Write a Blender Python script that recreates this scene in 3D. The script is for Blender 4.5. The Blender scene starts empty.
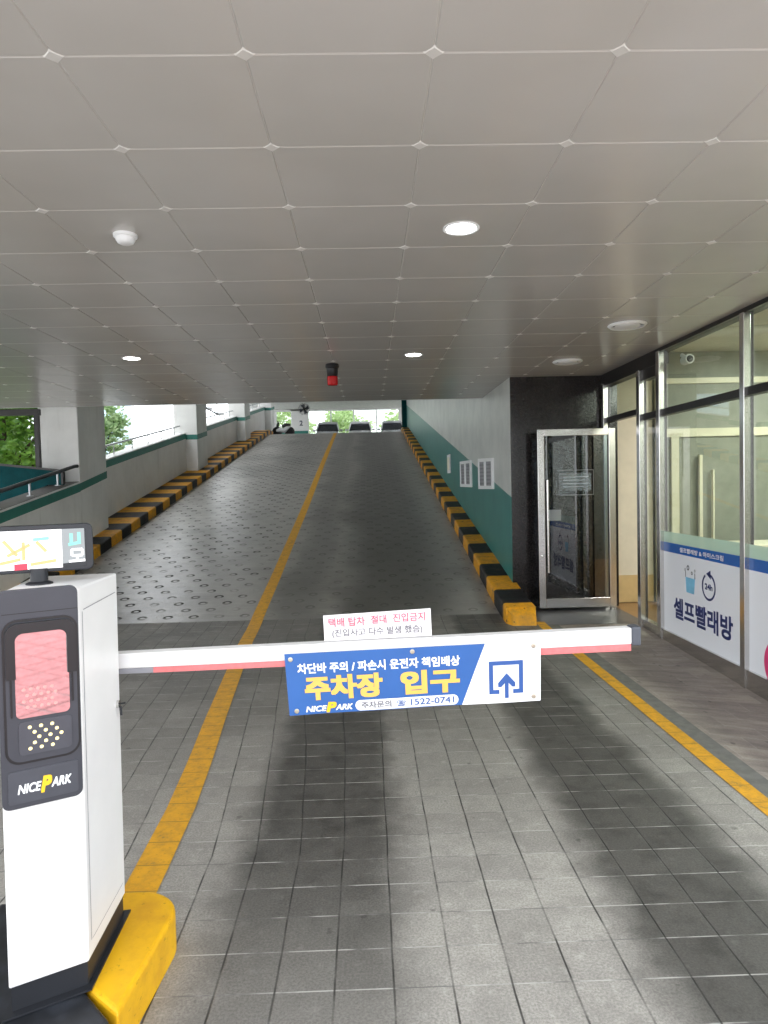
import bpy, bmesh, math, random
from mathutils import Vector, Matrix
random.seed(7)
H = 1.68                      # eye height; all coordinates below are given relative to the eye, the floor is z = 0 in the scene
FZ = -1.68
S_R, Y_R, Y_C = 0.1735, 8.2, 32.2     # ramp slope, start, crest
PI = math.pi
sc = bpy.context.scene
COL = sc.collection

# ------------------------------------------------------------------ colours and materials
def lin(c):
    c /= 255.0
    return c / 12.92 if c <= 0.04045 else ((c + 0.055) / 1.055) ** 2.4
def rgb(r, g, b): return (lin(r), lin(g), lin(b), 1.0)

class NT:
    """small node-tree writer"""
    def __init__(s, name):
        s.m = bpy.data.materials.new(name); s.m.use_nodes = True
        s.t = s.m.node_tree; s.t.nodes.clear()
        s.out = s.t.nodes.new('ShaderNodeOutputMaterial')
    def n(s, kind, **kw):
        nd = s.t.nodes.new(kind)
        for k, v in kw.items(): setattr(nd, k, v)
        return nd
    def put(s, sock, v):
        if isinstance(v, bpy.types.NodeSocket): s.t.links.new(v, sock)
        elif v is not None: sock.default_value = v
    def math(s, op, a, b=None, c=None, clamp=False):
        nd = s.n('ShaderNodeMath', operation=op, use_clamp=clamp)
        s.put(nd.inputs[0], a)
        if b is not None: s.put(nd.inputs[1], b)
        if c is not None: s.put(nd.inputs[2], c)
        return nd.outputs[0]
    def pos(s):
        nd = s.n('ShaderNodeTexCoord'); x = s.n('ShaderNodeSeparateXYZ')
        s.t.links.new(nd.outputs['Object'], x.inputs[0])
        return nd.outputs['Object'], x.outputs[0], x.outputs[1], x.outputs[2]
    def noise(s, vec, scale, detail=4, rough=0.6):
        nd = s.n('ShaderNodeTexNoise'); s.put(nd.inputs['Vector'], vec)
        nd.inputs['Scale'].default_value = scale; nd.inputs['Detail'].default_value = detail; nd.inputs['Roughness'].default_value = rough
        return nd.outputs['Fac']
    def xyz(s, x, y, z):
        nd = s.n('ShaderNodeCombineXYZ')
        for i, v in enumerate((x, y, z)): s.put(nd.inputs[i], v)
        return nd.outputs[0]
    def mix(s, f, a, b, mode='MIX'):
        nd = s.n('ShaderNodeMix', data_type='RGBA', blend_type=mode)
        s.put(nd.inputs[0], f); s.put(nd.inputs[6], a); s.put(nd.inputs[7], b)
        return nd.outputs[2]
    def ramp(s, v, lo, hi):          # smooth 0..1 from lo to hi
        nd = s.n('ShaderNodeMapRange', interpolation_type='SMOOTHSTEP')
        s.put(nd.inputs[0], v); s.put(nd.inputs[1], lo); s.put(nd.inputs[2], hi)
        return nd.outputs[0]
    def bump(s, h, strength=0.3, dist=0.01):
        nd = s.n('ShaderNodeBump'); s.put(nd.inputs['Height'], h)
        nd.inputs['Strength'].default_value = strength; nd.inputs['Distance'].default_value = dist
        return nd.outputs[0]
    def bsdf(s, col, rough=0.5, metal=0.0, spec=0.5, normal=None, emit=None, es=0.0, coat=0.0):
        b = s.n('ShaderNodeBsdfPrincipled')
        s.put(b.inputs['Base Color'], col); s.put(b.inputs['Roughness'], rough); s.put(b.inputs['Metallic'], metal)
        s.put(b.inputs['Specular IOR Level'], spec)
        b.inputs['Coat Weight'].default_value = coat
        if normal is not None: s.put(b.inputs['Normal'], normal)
        if emit is not None:
            s.put(b.inputs['Emission Color'], emit); b.inputs['Emission Strength'].default_value = es
        s.t.links.new(b.outputs[0], s.out.inputs[0])
        return s.m

def plain(name, col, rough=0.5, metal=0.0, spec=0.5, var=0.08, scale=6.0, coat=0.0):
    t = NT(name); p, x, y, z = t.pos()
    f = t.noise(p, scale)
    dark = tuple(c * (1 - var * 2) for c in col[:3]) + (1,)
    lite = tuple(min(1, c * (1 + var)) for c in col[:3]) + (1,)
    return t.bsdf(t.mix(t.ramp(f, 0.25, 0.75), dark, lite), rough, metal, spec, coat=coat)

def emitter(name, col, strength, base=None):
    t = NT(name); return t.bsdf(base or tuple(c * .25 for c in col[:3]) + (1,), 0.4, emit=col, es=strength)

def glass(name, tint=(1, 1, 1, 1), ior=1.5, rough=0.0, gain=1.0):
    t = NT(name)
    tr = t.n('ShaderNodeBsdfTransparent'); tr.inputs[0].default_value = tint
    gl = t.n('ShaderNodeBsdfGlossy'); gl.inputs['Roughness'].default_value = rough
    fr = t.n('ShaderNodeFresnel'); fr.inputs[0].default_value = ior
    geo = t.n('ShaderNodeNewGeometry')
    f = t.math('MULTIPLY', t.math('MULTIPLY', fr.outputs[0], gain), t.math('SUBTRACT', 1.0, geo.outputs['Backfacing']), clamp=True)
    mx = t.n('ShaderNodeMixShader')
    t.put(mx.inputs[0], f); t.t.links.new(tr.outputs[0], mx.inputs[1]); t.t.links.new(gl.outputs[0], mx.inputs[2])
    t.t.links.new(mx.outputs[0], t.out.inputs[0]); return t.m

def film(name, col, alpha):
    t = NT(name)
    tr = t.n('ShaderNodeBsdfTransparent'); b = t.n('ShaderNodeBsdfPrincipled')
    b.inputs['Base Color'].default_value = col; b.inputs['Roughness'].default_value = 0.25
    mx = t.n('ShaderNodeMixShader'); mx.inputs[0].default_value = alpha
    t.t.links.new(tr.outputs[0], mx.inputs[1]); t.t.links.new(b.outputs[0], mx.inputs[2])
    t.t.links.new(mx.outputs[0], t.out.inputs[0]); return t.m

M = {}
def mats():
    # concrete paver road with wet tyre tracks
    t = NT('paver_road'); p, x, y, z = t.pos()
    left = t.math('DIVIDE', t.math('MULTIPLY', x, -1.0), 0.55, clamp=True)
    drift = t.math('MULTIPLY', t.math('MULTIPLY', t.math('MINIMUM', t.math('MAXIMUM', t.math('SUBTRACT', y, 3.1), 0.0), 4.6), 0.088), left)
    xx = t.math('ADD', t.math('ADD', x, drift), -0.043 + 20.0)
    wob = t.noise(t.xyz(t.math('MULTIPLY', x, 0.6), y, 0.0), 1.3, 2)
    yy = t.math('ADD', y, -2.23 + 20.0)
    br = t.n('ShaderNodeTexBrick', offset=0.0, squash=1.0)
    t.put(br.inputs['Vector'], t.xyz(t.math('ADD', xx, t.math('MULTIPLY', t.math('SUBTRACT', wob, 0.5), 0.02)), yy, 0.0))
    br.inputs['Scale'].default_value = 1.0; br.inputs['Brick Width'].default_value = 0.2; br.inputs['Row Height'].default_value = 0.2
    br.inputs['Mortar Size'].default_value = 0.0; br.inputs['Bias'].default_value = 0.0
    br.inputs['Color1'].default_value = rgb(180, 176, 170); br.inputs['Color2'].default_value = rgb(162, 158, 153)
    br.inputs['Mortar'].default_value = rgb(70, 70, 70)
    wx = t.math('ADD', xx, t.math('MULTIPLY', t.math('SUBTRACT', wob, 0.5), 0.02))
    jn = t.noise(p, 5.5, 3); 
    def joint(cc, w):
        fr_ = t.math('FRACT', t.math('DIVIDE', cc, 0.2)); dd = t.math('MINIMUM', fr_, t.math('SUBTRACT', 1.0, fr_))
        return t.math('SUBTRACT', 1.0, t.ramp(dd, w * .35, w))
    jx = t.math('MULTIPLY', joint(wx, 0.026), t.math('ADD', .35, t.math('MULTIPLY', t.ramp(jn, .35, .6), .65)))
    jy = joint(yy, 0.020)
    fine = t.noise(p, 110, 3, 0.75); mid = t.noise(p, 7, 5, 0.65); big = t.noise(p, 1.6, 4)
    c = t.mix(t.ramp(fine, 0.3, 0.7), t.mix(0.42, br.outputs['Color'], (0, 0, 0, 1)), br.outputs['Color'])
    c = t.mix(t.math('MULTIPLY', t.ramp(mid, 0.40, 0.72), 0.42), c, rgb(116, 113, 109))
    spots = t.math('MULTIPLY', t.ramp(t.noise(p, 12, 2, 0.5), 0.70, 0.76), 0.45)
    c = t.mix(spots, c, rgb(60, 58, 55))
    edge = t.math('MULTIPLY', t.math('SUBTRACT', t.noise(p, 3.2, 4), 0.5), 0.26)
    dust = t.noise(p, 16, 5, 0.7)
    c = t.mix(t.math('MULTIPLY', t.ramp(dust, 0.54, 0.74), 0.35), c, rgb(206, 203, 198))
    def track(xc, w, y0, y1):
        d = t.math('ABSOLUTE', t.math('SUBTRACT', t.math('ADD', x, edge), xc))
        return t.math('MULTIPLY', t.math('SUBTRACT', 1.0, t.ramp(d, w * 0.45, w)), t.ramp(y, y0, y1))
    tr = t.math('MAXIMUM', t.math('MULTIPLY', track(-0.27, 0.52, 0.4, 3.4), 0.95), t.math('MULTIPLY', track(1.27, 0.48, -0.6, 2.4), 0.95))
    far = t.math('MULTIPLY', t.ramp(y, 2.6, 6.4), 0.66)  # paver colour darkened with distance, painting in the light falloff
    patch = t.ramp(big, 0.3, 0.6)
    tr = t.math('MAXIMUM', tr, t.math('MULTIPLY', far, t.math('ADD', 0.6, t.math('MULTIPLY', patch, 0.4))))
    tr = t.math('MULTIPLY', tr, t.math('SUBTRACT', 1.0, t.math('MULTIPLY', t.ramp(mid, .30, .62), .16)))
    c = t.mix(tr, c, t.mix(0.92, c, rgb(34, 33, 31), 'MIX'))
    c = t.mix(t.math('MULTIPLY', jy, 0.75), c, t.mix(t.ramp(jn, .38, .62), rgb(96, 95, 94), rgb(196, 194, 190)))
    c = t.mix(t.math('MULTIPLY', jx, 0.9), c, rgb(44, 43, 42))
    ro = t.math('SUBTRACT', 0.62, t.math('MULTIPLY', tr, 0.12))
    nrm = t.bump(t.math('ADD', t.math('MULTIPLY', jx, -1.0), t.math('MULTIPLY', fine, 0.25)), 0.5, 0.006)
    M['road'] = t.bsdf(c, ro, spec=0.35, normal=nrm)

    # ramp: broom finished concrete stamped with rings
    t = NT('ramp_concrete'); p, x, y, z = t.pos()
    row = t.math('FLOOR', t.math('DIVIDE', y, 0.25))
    odd = t.math('MODULO', row, 2.0)
    u = t.math('SUBTRACT', t.math('FRACT', t.math('ADD', t.math('DIVIDE', t.math('ADD', x, 20.0), 0.32), t.math('MULTIPLY', odd, 0.5))), 0.5)
    v = t.math('SUBTRACT', t.math('FRACT', t.math('DIVIDE', y, 0.25)), 0.5)
    d = t.math('SQRT', t.math('ADD', t.math('POWER', t.math('MULTIPLY', u, 0.32), 2.0), t.math('POWER', t.math('MULTIPLY', v, 0.25), 2.0)))
    ring = t.math('SUBTRACT', 1.0, t.ramp(t.math('ABSOLUTE', t.math('SUBTRACT', d, 0.048)), 0.010, 0.021))
    ring = t.math('MULTIPLY', t.math('MULTIPLY', ring, t.ramp(t.noise(p, 2.4, 3), 0.32, 0.62)), t.math('ADD', .6, t.math('MULTIPLY', t.ramp(v, -.10, .06), .4)))
    fine = t.noise(p, 60, 3, 0.7); mid = t.noise(p, 3.5, 5, 0.65); big = t.noise(p, 0.7, 4)
    streak = t.noise(t.xyz(t.math('MULTIPLY', x, 1.2), t.math('MULTIPLY', y, 11.0), 0.0), 1.0, 4, 0.7)
    c = t.mix(t.ramp(mid, 0.3, 0.75), rgb(146, 143, 138), rgb(176, 173, 168))
    c = t.mix(t.math('MULTIPLY', t.ramp(fine, 0.4, 0.75), 0.25), c, rgb(122, 120, 117))
    c = t.mix(t.math('MULTIPLY', t.ramp(big, 0.42, 0.68), 0.6), c, rgb(92, 89, 85))
    c = t.mix(t.math('MULTIPLY', t.ramp(streak, 0.50, 0.72), 0.30), c, rgb(192, 188, 180))
    rt = t.ramp(t.math('ADD', x, t.math('MULTIPLY', t.math('SUBTRACT', mid, .5), .8)), -2.1, -1.0)
    c = t.mix(t.math('MULTIPLY', rt, 0.30), c, rgb(96, 93, 88))
    ring = t.math('MULTIPLY', ring, t.math('SUBTRACT', 1.0, t.math('MULTIPLY', rt, .62)))
    lx = t.math('ADD', x, t.math('MULTIPLY', t.math('SUBTRACT', big, .5), .9))
    def band(xc, w0, w1): return t.math('SUBTRACT', 1.0, t.ramp(t.math('ABSOLUTE', t.math('SUBTRACT', lx, xc)), w0, w1))
    lane = t.math('MAXIMUM', t.math('MAXIMUM', t.math('MULTIPLY', band(.35, .35, 1.05), .9), t.math('MULTIPLY', band(-.95, .1, .45), .5)), t.math('MULTIPLY', band(-2.6, .3, 1.1), .42))
    c = t.mix(t.math('MULTIPLY', lane, 0.9), c, rgb(62, 59, 56))
    c = t.mix(t.math('MULTIPLY', ring, 0.85), c, rgb(34, 33, 32))
    nrm = t.bump(t.math('ADD', t.math('ADD', t.math('MULTIPLY', ring, -0.4), t.math('MULTIPLY', fine, 0.25)), t.math('MULTIPLY', streak, 0.12)), 0.5, 0.008)
    M['ramp'] = t.bsdf(c, t.math('ADD', t.math('ADD', 0.22, t.math('MULTIPLY', mid, 0.22)), t.math('MULTIPLY', ring, .4)), spec=t.math('SUBTRACT', .85, t.math('MULTIPLY', ring, .8)), normal=nrm)

    # sidewalk slabs
    t = NT('sidewalk_slabs'); p, x, y, z = t.pos()
    br = t.n('ShaderNodeTexBrick', offset=0.5, squash=1.0)
    t.put(br.inputs['Vector'], t.xyz(t.math('ADD', x, 20.0), t.math('ADD', y, 20.0), 0.0))
    br.inputs['Scale'].default_value = 1.0; br.inputs['Brick Width'].default_value = 0.4; br.inputs['Row Height'].default_value = 0.2
    br.inputs['Mortar Size'].default_value = 0.003; br.inputs['Mortar Smooth'].default_value = 0.2
    br.inputs['Color1'].default_value = rgb(176, 165, 156); br.inputs['Color2'].default_value = rgb(152, 143, 136); br.inputs['Mortar'].default_value = rgb(186, 178, 170)
    mid = t.noise(t.xyz(t.math('MULTIPLY', x, 0.5), t.math('MULTIPLY', y, 1.8), 0.0), 5, 5, 0.65); fine = t.noise(p, 80, 3, 0.7)
    c = t.mix(t.math('MULTIPLY', t.ramp(mid, 0.35, 0.7), 0.6), br.outputs['Color'], rgb(112, 104, 99))
    c = t.mix(t.math('MULTIPLY', t.ramp(t.noise(p, 9, 2, 0.5), 0.68, 0.75), 0.5), c, rgb(45, 43, 42))
    c = t.mix(t.math('MULTIPLY', t.ramp(fine, 0.4, 0.7), 0.2), c, rgb(60, 57, 55))
    M['sidewalk'] = t.bsdf(c, 0.6, spec=0.3, normal=t.bump(t.math('SUBTRACT', fine, br.outputs['Fac']), 0.3, 0.004))

    # worn road paint
    t = NT('yellow_line_paint'); p, x, y, z = t.pos()
    f = t.noise(p, 14, 5, 0.7); g = t.noise(p, 60, 3, 0.7)
    j = t.math('FRACT', t.math('DIVIDE', t.math('ADD', y, 17.77), 0.2))
    joint = t.math('MULTIPLY', t.math('LESS_THAN', j, 0.03), t.math('LESS_THAN', y, 8.3))
    c = t.mix(t.ramp(f, 0.35, 0.7), rgb(224, 164, 34), rgb(196, 146, 46))
    c = t.mix(t.math('MULTIPLY', t.ramp(f, 0.60, 0.68), 0.55), c, rgb(120, 105, 76))
    c = t.mix(t.math('MULTIPLY', joint, 0.6), c, rgb(84, 72, 46))
    c = t.mix(t.math('MULTIPLY', t.ramp(g, 0.55, 0.72), 0.35), c, rgb(130, 100, 40))
    M['line'] = t.bsdf(c, 0.55, spec=0.3)

    # black / yellow kerb paint, stripes along y
    def kerb(name, period, phase, chip):
        t = NT(name); p, x, y, z = t.pos()
        s = t.math('FRACT', t.math('DIVIDE', t.math('ADD', y, 100.0 * period - phase), period))
        blk = t.math('GREATER_THAN', t.math('ADD', s, t.math('MULTIPLY', t.math('SUBTRACT', t.noise(p, 9, 2), 0.5), 0.02)), 0.5)
        f = t.noise(p, 11, 5, 0.7); g = t.noise(p, 4, 3)
        ye = t.mix(t.ramp(f, 0.35, 0.7), rgb(228, 160, 26), rgb(190, 138, 48))
        bl = t.mix(t.ramp(f, 0.35, 0.75), rgb(18, 18, 21), rgb(40, 39, 41))
        c = t.mix(blk, ye, bl)
        c = t.mix(t.math('MULTIPLY', t.ramp(t.noise(p, 17, 3, 0.6), 0.66, 0.70), chip), c, rgb(46, 42, 38))
        c = t.mix(t.math('MULTIPLY', t.ramp(g, 0.5, 0.75), 0.35), c, rgb(104, 90, 76))
        return t.bsdf(c, 0.55, spec=0.22)
    M['kerb_right'] = kerb('kerb_paint_right', 1.15, 7.65, 0.9)
    M['kerb_left'] = kerb('kerb_paint_left', 1.03, 12.17, 0.5)

    # island yellow
    t = NT('island_yellow'); p, x, y, z = t.pos()
    f = t.noise(p, 7, 5, 0.65)
    c = t.mix(t.ramp(f, 0.35, 0.7), rgb(232, 178, 22), rgb(212, 156, 28))
    c = t.mix(t.math('MULTIPLY', t.ramp(t.noise(t.xyz(x, y, t.math('MULTIPLY', z, 2.5)), 22, 4, 0.7), 0.60, 0.72), 0.55), c, rgb(120, 92, 30))
    M['island'] = t.bsdf(c, 0.5, spec=0.35)
    M['island_black'] = plain('island_black', rgb(40, 43, 50), 0.42, var=0.35, scale=9)

    # granite
    t = NT('black_granite'); p, x, y, z = t.pos()
    a = t.noise(p, 55, 4, 0.8); b = t.noise(p, 9, 3)
    c = t.mix(t.ramp(a, 0.42, 0.66), rgb(22, 20, 20), rgb(52, 46, 46))
    c = t.mix(t.math('MULTIPLY', t.ramp(b, 0.4, 0.7), 0.4), c, rgb(28, 25, 25))
    M['granite'] = t.bsdf(c, 0.16, spec=0.42)

    # two tone ramp wall: white over teal, border climbs with the ramp
    t = NT('ramp_wall_paint'); p, x, y, z = t.pos()
    brd = t.math('ADD', t.math('MULTIPLY', t.math('SUBTRACT', y, 9.1), 0.1665), -0.20 + H)
    up = t.math('GREATER_THAN', z, brd)
    f = t.noise(p, 1.6, 5, 0.65); g = t.noise(p, 40, 3)
    wh = t.mix(t.ramp(f, 0.3, 0.7), rgb(206, 209, 205), rgb(188, 192, 189))
    wh = t.mix(t.math('MULTIPLY', t.ramp(t.noise(t.xyz(t.math('MULTIPLY', x, 1), t.math('MULTIPLY', y, 0.8), t.math('MULTIPLY', z, 3)), 4, 5, 0.75), 0.66, 0.76), 0.45), wh, rgb(128, 128, 124))
    te = t.mix(t.ramp(f, 0.3, 0.7), rgb(50, 118, 112), rgb(58, 128, 121))
    c = t.mix(up, te, wh)
    M['wall_right'] = t.bsdf(c, 0.38, spec=0.4, normal=t.bump(g, 0.08, 0.003))

    t = NT('white_wall_paint'); p, x, y, z = t.pos()
    f = t.noise(p, 1.2, 5, 0.65); d = t.noise(t.xyz(t.math('MULTIPLY', x, 3), t.math('MULTIPLY', y, 3), t.math('MULTIPLY', z, 0.5)), 2, 4, 0.7)
    c = t.mix(t.ramp(f, 0.3, 0.7), rgb(234, 233, 231), rgb(222, 221, 219))
    c = t.mix(t.math('MULTIPLY', t.ramp(d, 0.52, 0.75), 0.22), c, rgb(176, 171, 164))
    M['wall_left'] = t.bsdf(c, 0.55, spec=0.3)
    M['stripe'] = plain('teal_stripe_paint', rgb(44, 122, 110), 0.5, var=0.06)
    M['teal_panel'] = plain('teal_panel_paint', rgb(8, 62, 66), 0.7, var=0.12, spec=0.1)

    # aluminium ceiling panels, satin lacquer
    t = NT('ceiling_panel'); p, x, y, z = t.pos()
    f = t.noise(p, 0.9, 3)
    c = t.mix(t.ramp(f, 0.3, 0.7), rgb(196, 192, 187), rgb(204, 200, 196))
    M['ceiling'] = t.bsdf(c, 0.22, spec=0.75)
    M['ceiling_cap'] = plain('ceiling_cap', rgb(222, 219, 215), 0.35, var=0.02)
    M['ceiling_joint'] = plain('ceiling_joint', rgb(214, 211, 206), 0.5, var=0.02)

    M['upper_ceiling'] = plain('upper_ceiling_paint', rgb(222, 222, 220), 0.6)
    M['white_metal'] = plain('white_powder_coat', rgb(236, 235, 236), 0.38, var=0.015)
    M['black_metal'] = plain('black_powder_coat', rgb(34, 36, 42), 0.45, var=0.08)
    M['panel_dark'] = plain('charcoal_fascia', rgb(58, 59, 67), 0.42, var=0.05)
    M['bezel'] = plain('black_bezel', rgb(22, 23, 27), 0.35, var=0.05)
    M['plate'] = plain('slate_plate', rgb(70, 72, 80), 0.3, var=0.1)
    M['steel'] = plain('brushed_stainless', rgb(206, 204, 202), 0.2, 1.0, var=0.02, scale=4)
    M['steel_dark'] = plain('dark_aluminium', rgb(46, 44, 44), 0.35, 0.4, var=0.08)
    M['rail'] = plain('grey_rail_steel', rgb(86, 88, 92), 0.4, 0.6)
    M['rail_light'] = plain('galvanised_rail_steel', rgb(176, 178, 182), 0.35, 0.6)
    M['glass'] = glass('window_glass', (0.84, 0.88, 0.84, 1), gain=1.2)
    M['door_glass'] = glass('door_glass', (0.62, 0.70, 0.76, 1), gain=3.4)
    M['screen_glass'] = plain('screen_mirror_glass', rgb(196, 194, 198), 0.03, 1.0, var=0.02)
    M['film_white'] = film('white_window_film', rgb(240, 243, 250), 0.95)
    M['film_blue'] = film('blue_window_film', rgb(20, 92, 176), 0.97)
    M['film_notice'] = film('clear_notice_film', rgb(200, 220, 228), 0.22)
    M['print_faint'] = film('faint_white_print', rgb(220, 226, 230), 0.35)
    M['film_pale'] = film('pale_frosted_film', rgb(205, 232, 216), 0.55)
    M['navy'] = plain('navy_print', rgb(22, 42, 104), 0.4, var=0.03)
    M['light_blue'] = plain('sky_blue_print', rgb(130, 198, 232), 0.4, var=0.08)
    M['pink_print'] = plain('pink_print', rgb(222, 60, 120), 0.4)
    M['white_print'] = plain('white_print', rgb(245, 246, 248), 0.4, var=0.01)
    M['grey_print'] = plain('grey_print', rgb(150, 150, 158), 0.4)
    M['blue_vinyl'] = plain('blue_vinyl', rgb(42, 94, 164), 0.38, var=0.04)
    M['white_vinyl'] = plain('white_vinyl', rgb(240, 241, 246), 0.38, var=0.015)
    M['yellow_print'] = plain('yellow_print', rgb(232, 184, 92), 0.4, var=0.02)
    M['logo_yellow'] = plain('logo_yellow', rgb(238, 190, 40), 0.4, var=0.02)
    M['icon_blue'] = plain('icon_blue', rgb(42, 84, 152), 0.4, var=0.02)
    M['pink_text'] = plain('faded_red_print', rgb(214, 104, 126), 0.5, var=0.03)
    M['grey_text'] = plain('faded_grey_print', rgb(118, 116, 122), 0.5, var=0.03)
    M['paper'] = plain('laminated_paper', rgb(238, 234, 238), 0.35, var=0.01)
    M['louvre'] = plain('grey_louvre', rgb(124, 124, 128), 0.4)
    M['brass'] = plain('eyelet_metal', rgb(196, 190, 176), 0.3, 0.9)
    M['red_reflector'] = plain('red_reflective_strip', rgb(222, 120, 122), 0.3, var=0.06, scale=40)
    M['grey_plastic'] = plain('grey_plastic', rgb(78, 82, 92), 0.45)
    M['beige_wall'] = plain('beige_wall_paint', rgb(214, 204, 184), 0.6, var=0.03)
    M['tan_wall'] = plain('tan_wainscot', rgb(196, 168, 118), 0.55, var=0.05)
    M['brown_floor'] = plain('brown_shop_floor', rgb(150, 112, 70), 0.3, var=0.08)
    M['grey_wall'] = plain('grey_green_wall', rgb(150, 152, 140), 0.5, var=0.06)
    M['cream'] = plain('cream_frame_paint', rgb(236, 230, 206), 0.4, var=0.02)
    M['shop_ceiling'] = plain('shop_ceiling_paint', rgb(226, 228, 218), 0.6, var=0.02)
    M['slab'] = plain('dark_entrance_slab', rgb(86, 84, 86), 0.35, var=0.12)
    M['gutter'] = plain('gutter_concrete', rgb(114, 113, 110), 0.6, var=0.12, scale=14)
    M['plaza'] = plain('plaza_paving', rgb(206, 203, 199), 0.7, var=0.05, scale=2)
    M['red_paving'] = plain('red_tactile_paving', rgb(226, 152, 150), 0.7, var=0.12, scale=10)
    M['grass'] = plain('outdoor_ground', rgb(120, 140, 84), 0.8, var=0.2, scale=2)
    M['facade'] = plain('white_facade', rgb(244, 244, 246), 0.6, var=0.01)
    M['blue_facade'] = plain('pale_blue_facade', rgb(190, 214, 232), 0.4, var=0.03)
    M['bark'] = plain('tree_bark', rgb(70, 56, 44), 0.8, var=0.25, scale=20)
    M['lamp'] = emitter('downlight_glow', (1.0, 0.97, 0.92, 1), 26.0)
    M['shop_lamp'] = emitter('shop_lamp_glow', (0.97, 1.0, 0.93, 1), 85.0)
    M['red_lens'] = plain('red_beacon_lens', rgb(196, 24, 30), 0.2, var=0.05)
    M['led_yellow'] = emitter('led_yellow', (1.0, 0.86, 0.42, 1), 1.6)
    M['led_red'] = emitter('led_red', (1.0, 0.42, 0.40, 1), 0.85)
    M['disp_white'] = emitter('display_white', (1.0, 0.98, 1.0, 1), 1.15)
    M['disp_orange'] = emitter('display_orange', (0.95, 0.62, 0.28, 1), 0.85)
    M['disp_teal'] = emitter('display_teal', (0.35, 0.9, 0.75, 1), 0.8)
    M['disp_red'] = emitter('display_red', (0.9, 0.06, 0.12, 1), 0.8)
    M['disp_grey'] = emitter('display_grey', (0.42, 0.45, 0.47, 1), 0.7)
    M['disp_black'] = plain('display_black', rgb(30, 34, 40), 0.25)
    M['car_silver'] = plain('silver_car_paint', rgb(206, 208, 212), 0.25, 0.3, var=0.02, coat=0.6)
    M['car_white'] = plain('white_car_paint', rgb(236, 237, 240), 0.25, 0.0, var=0.01, coat=0.6)
    M['car_glass'] = plain('dark_car_glass', rgb(30, 36, 44), 0.06, var=0.05)
    M['tyre'] = plain('tyre_rubber', rgb(26, 26, 28), 0.8)
    M['headlamp'] = plain('headlamp_glass', rgb(220, 224, 230), 0.1, 0.2)
    for k, c1, c2 in (('leaf_green', (66, 112, 40), (132, 172, 66)), ('leaf_haze_far', (168, 194, 138), (214, 226, 180)), ('leaf_haze_mid', (110, 146, 96), (188, 208, 160))):  # the two paler leaf tones have outdoor haze painted into their colour
        t = NT(k); p, x, y, z = t.pos()
        f = t.noise(p, 2.5, 4, 0.8)
        b = t.n('ShaderNodeBsdfPrincipled'); col = t.mix(t.ramp(f, 0.3, 0.7), rgb(*c1), rgb(*c2))
        t.put(b.inputs['Base Color'], col); b.inputs['Roughness'].default_value = 0.5
        tl = t.n('ShaderNodeBsdfTranslucent'); t.put(tl.inputs[0], col)
        mx = t.n('ShaderNodeMixShader'); mx.inputs[0].default_value = 0.4
        t.t.links.new(b.outputs[0], mx.inputs[1]); t.t.links.new(tl.outputs[0], mx.inputs[2]); t.t.links.new(mx.outputs[0], t.out.inputs[0])
        M[k] = t.m
mats()

# ------------------------------------------------------------------ mesh building
def wloc(o):
    v = Vector((0, 0, 0))
    while o is not None:
        v += o.location; o = o.parent
    return v

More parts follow.
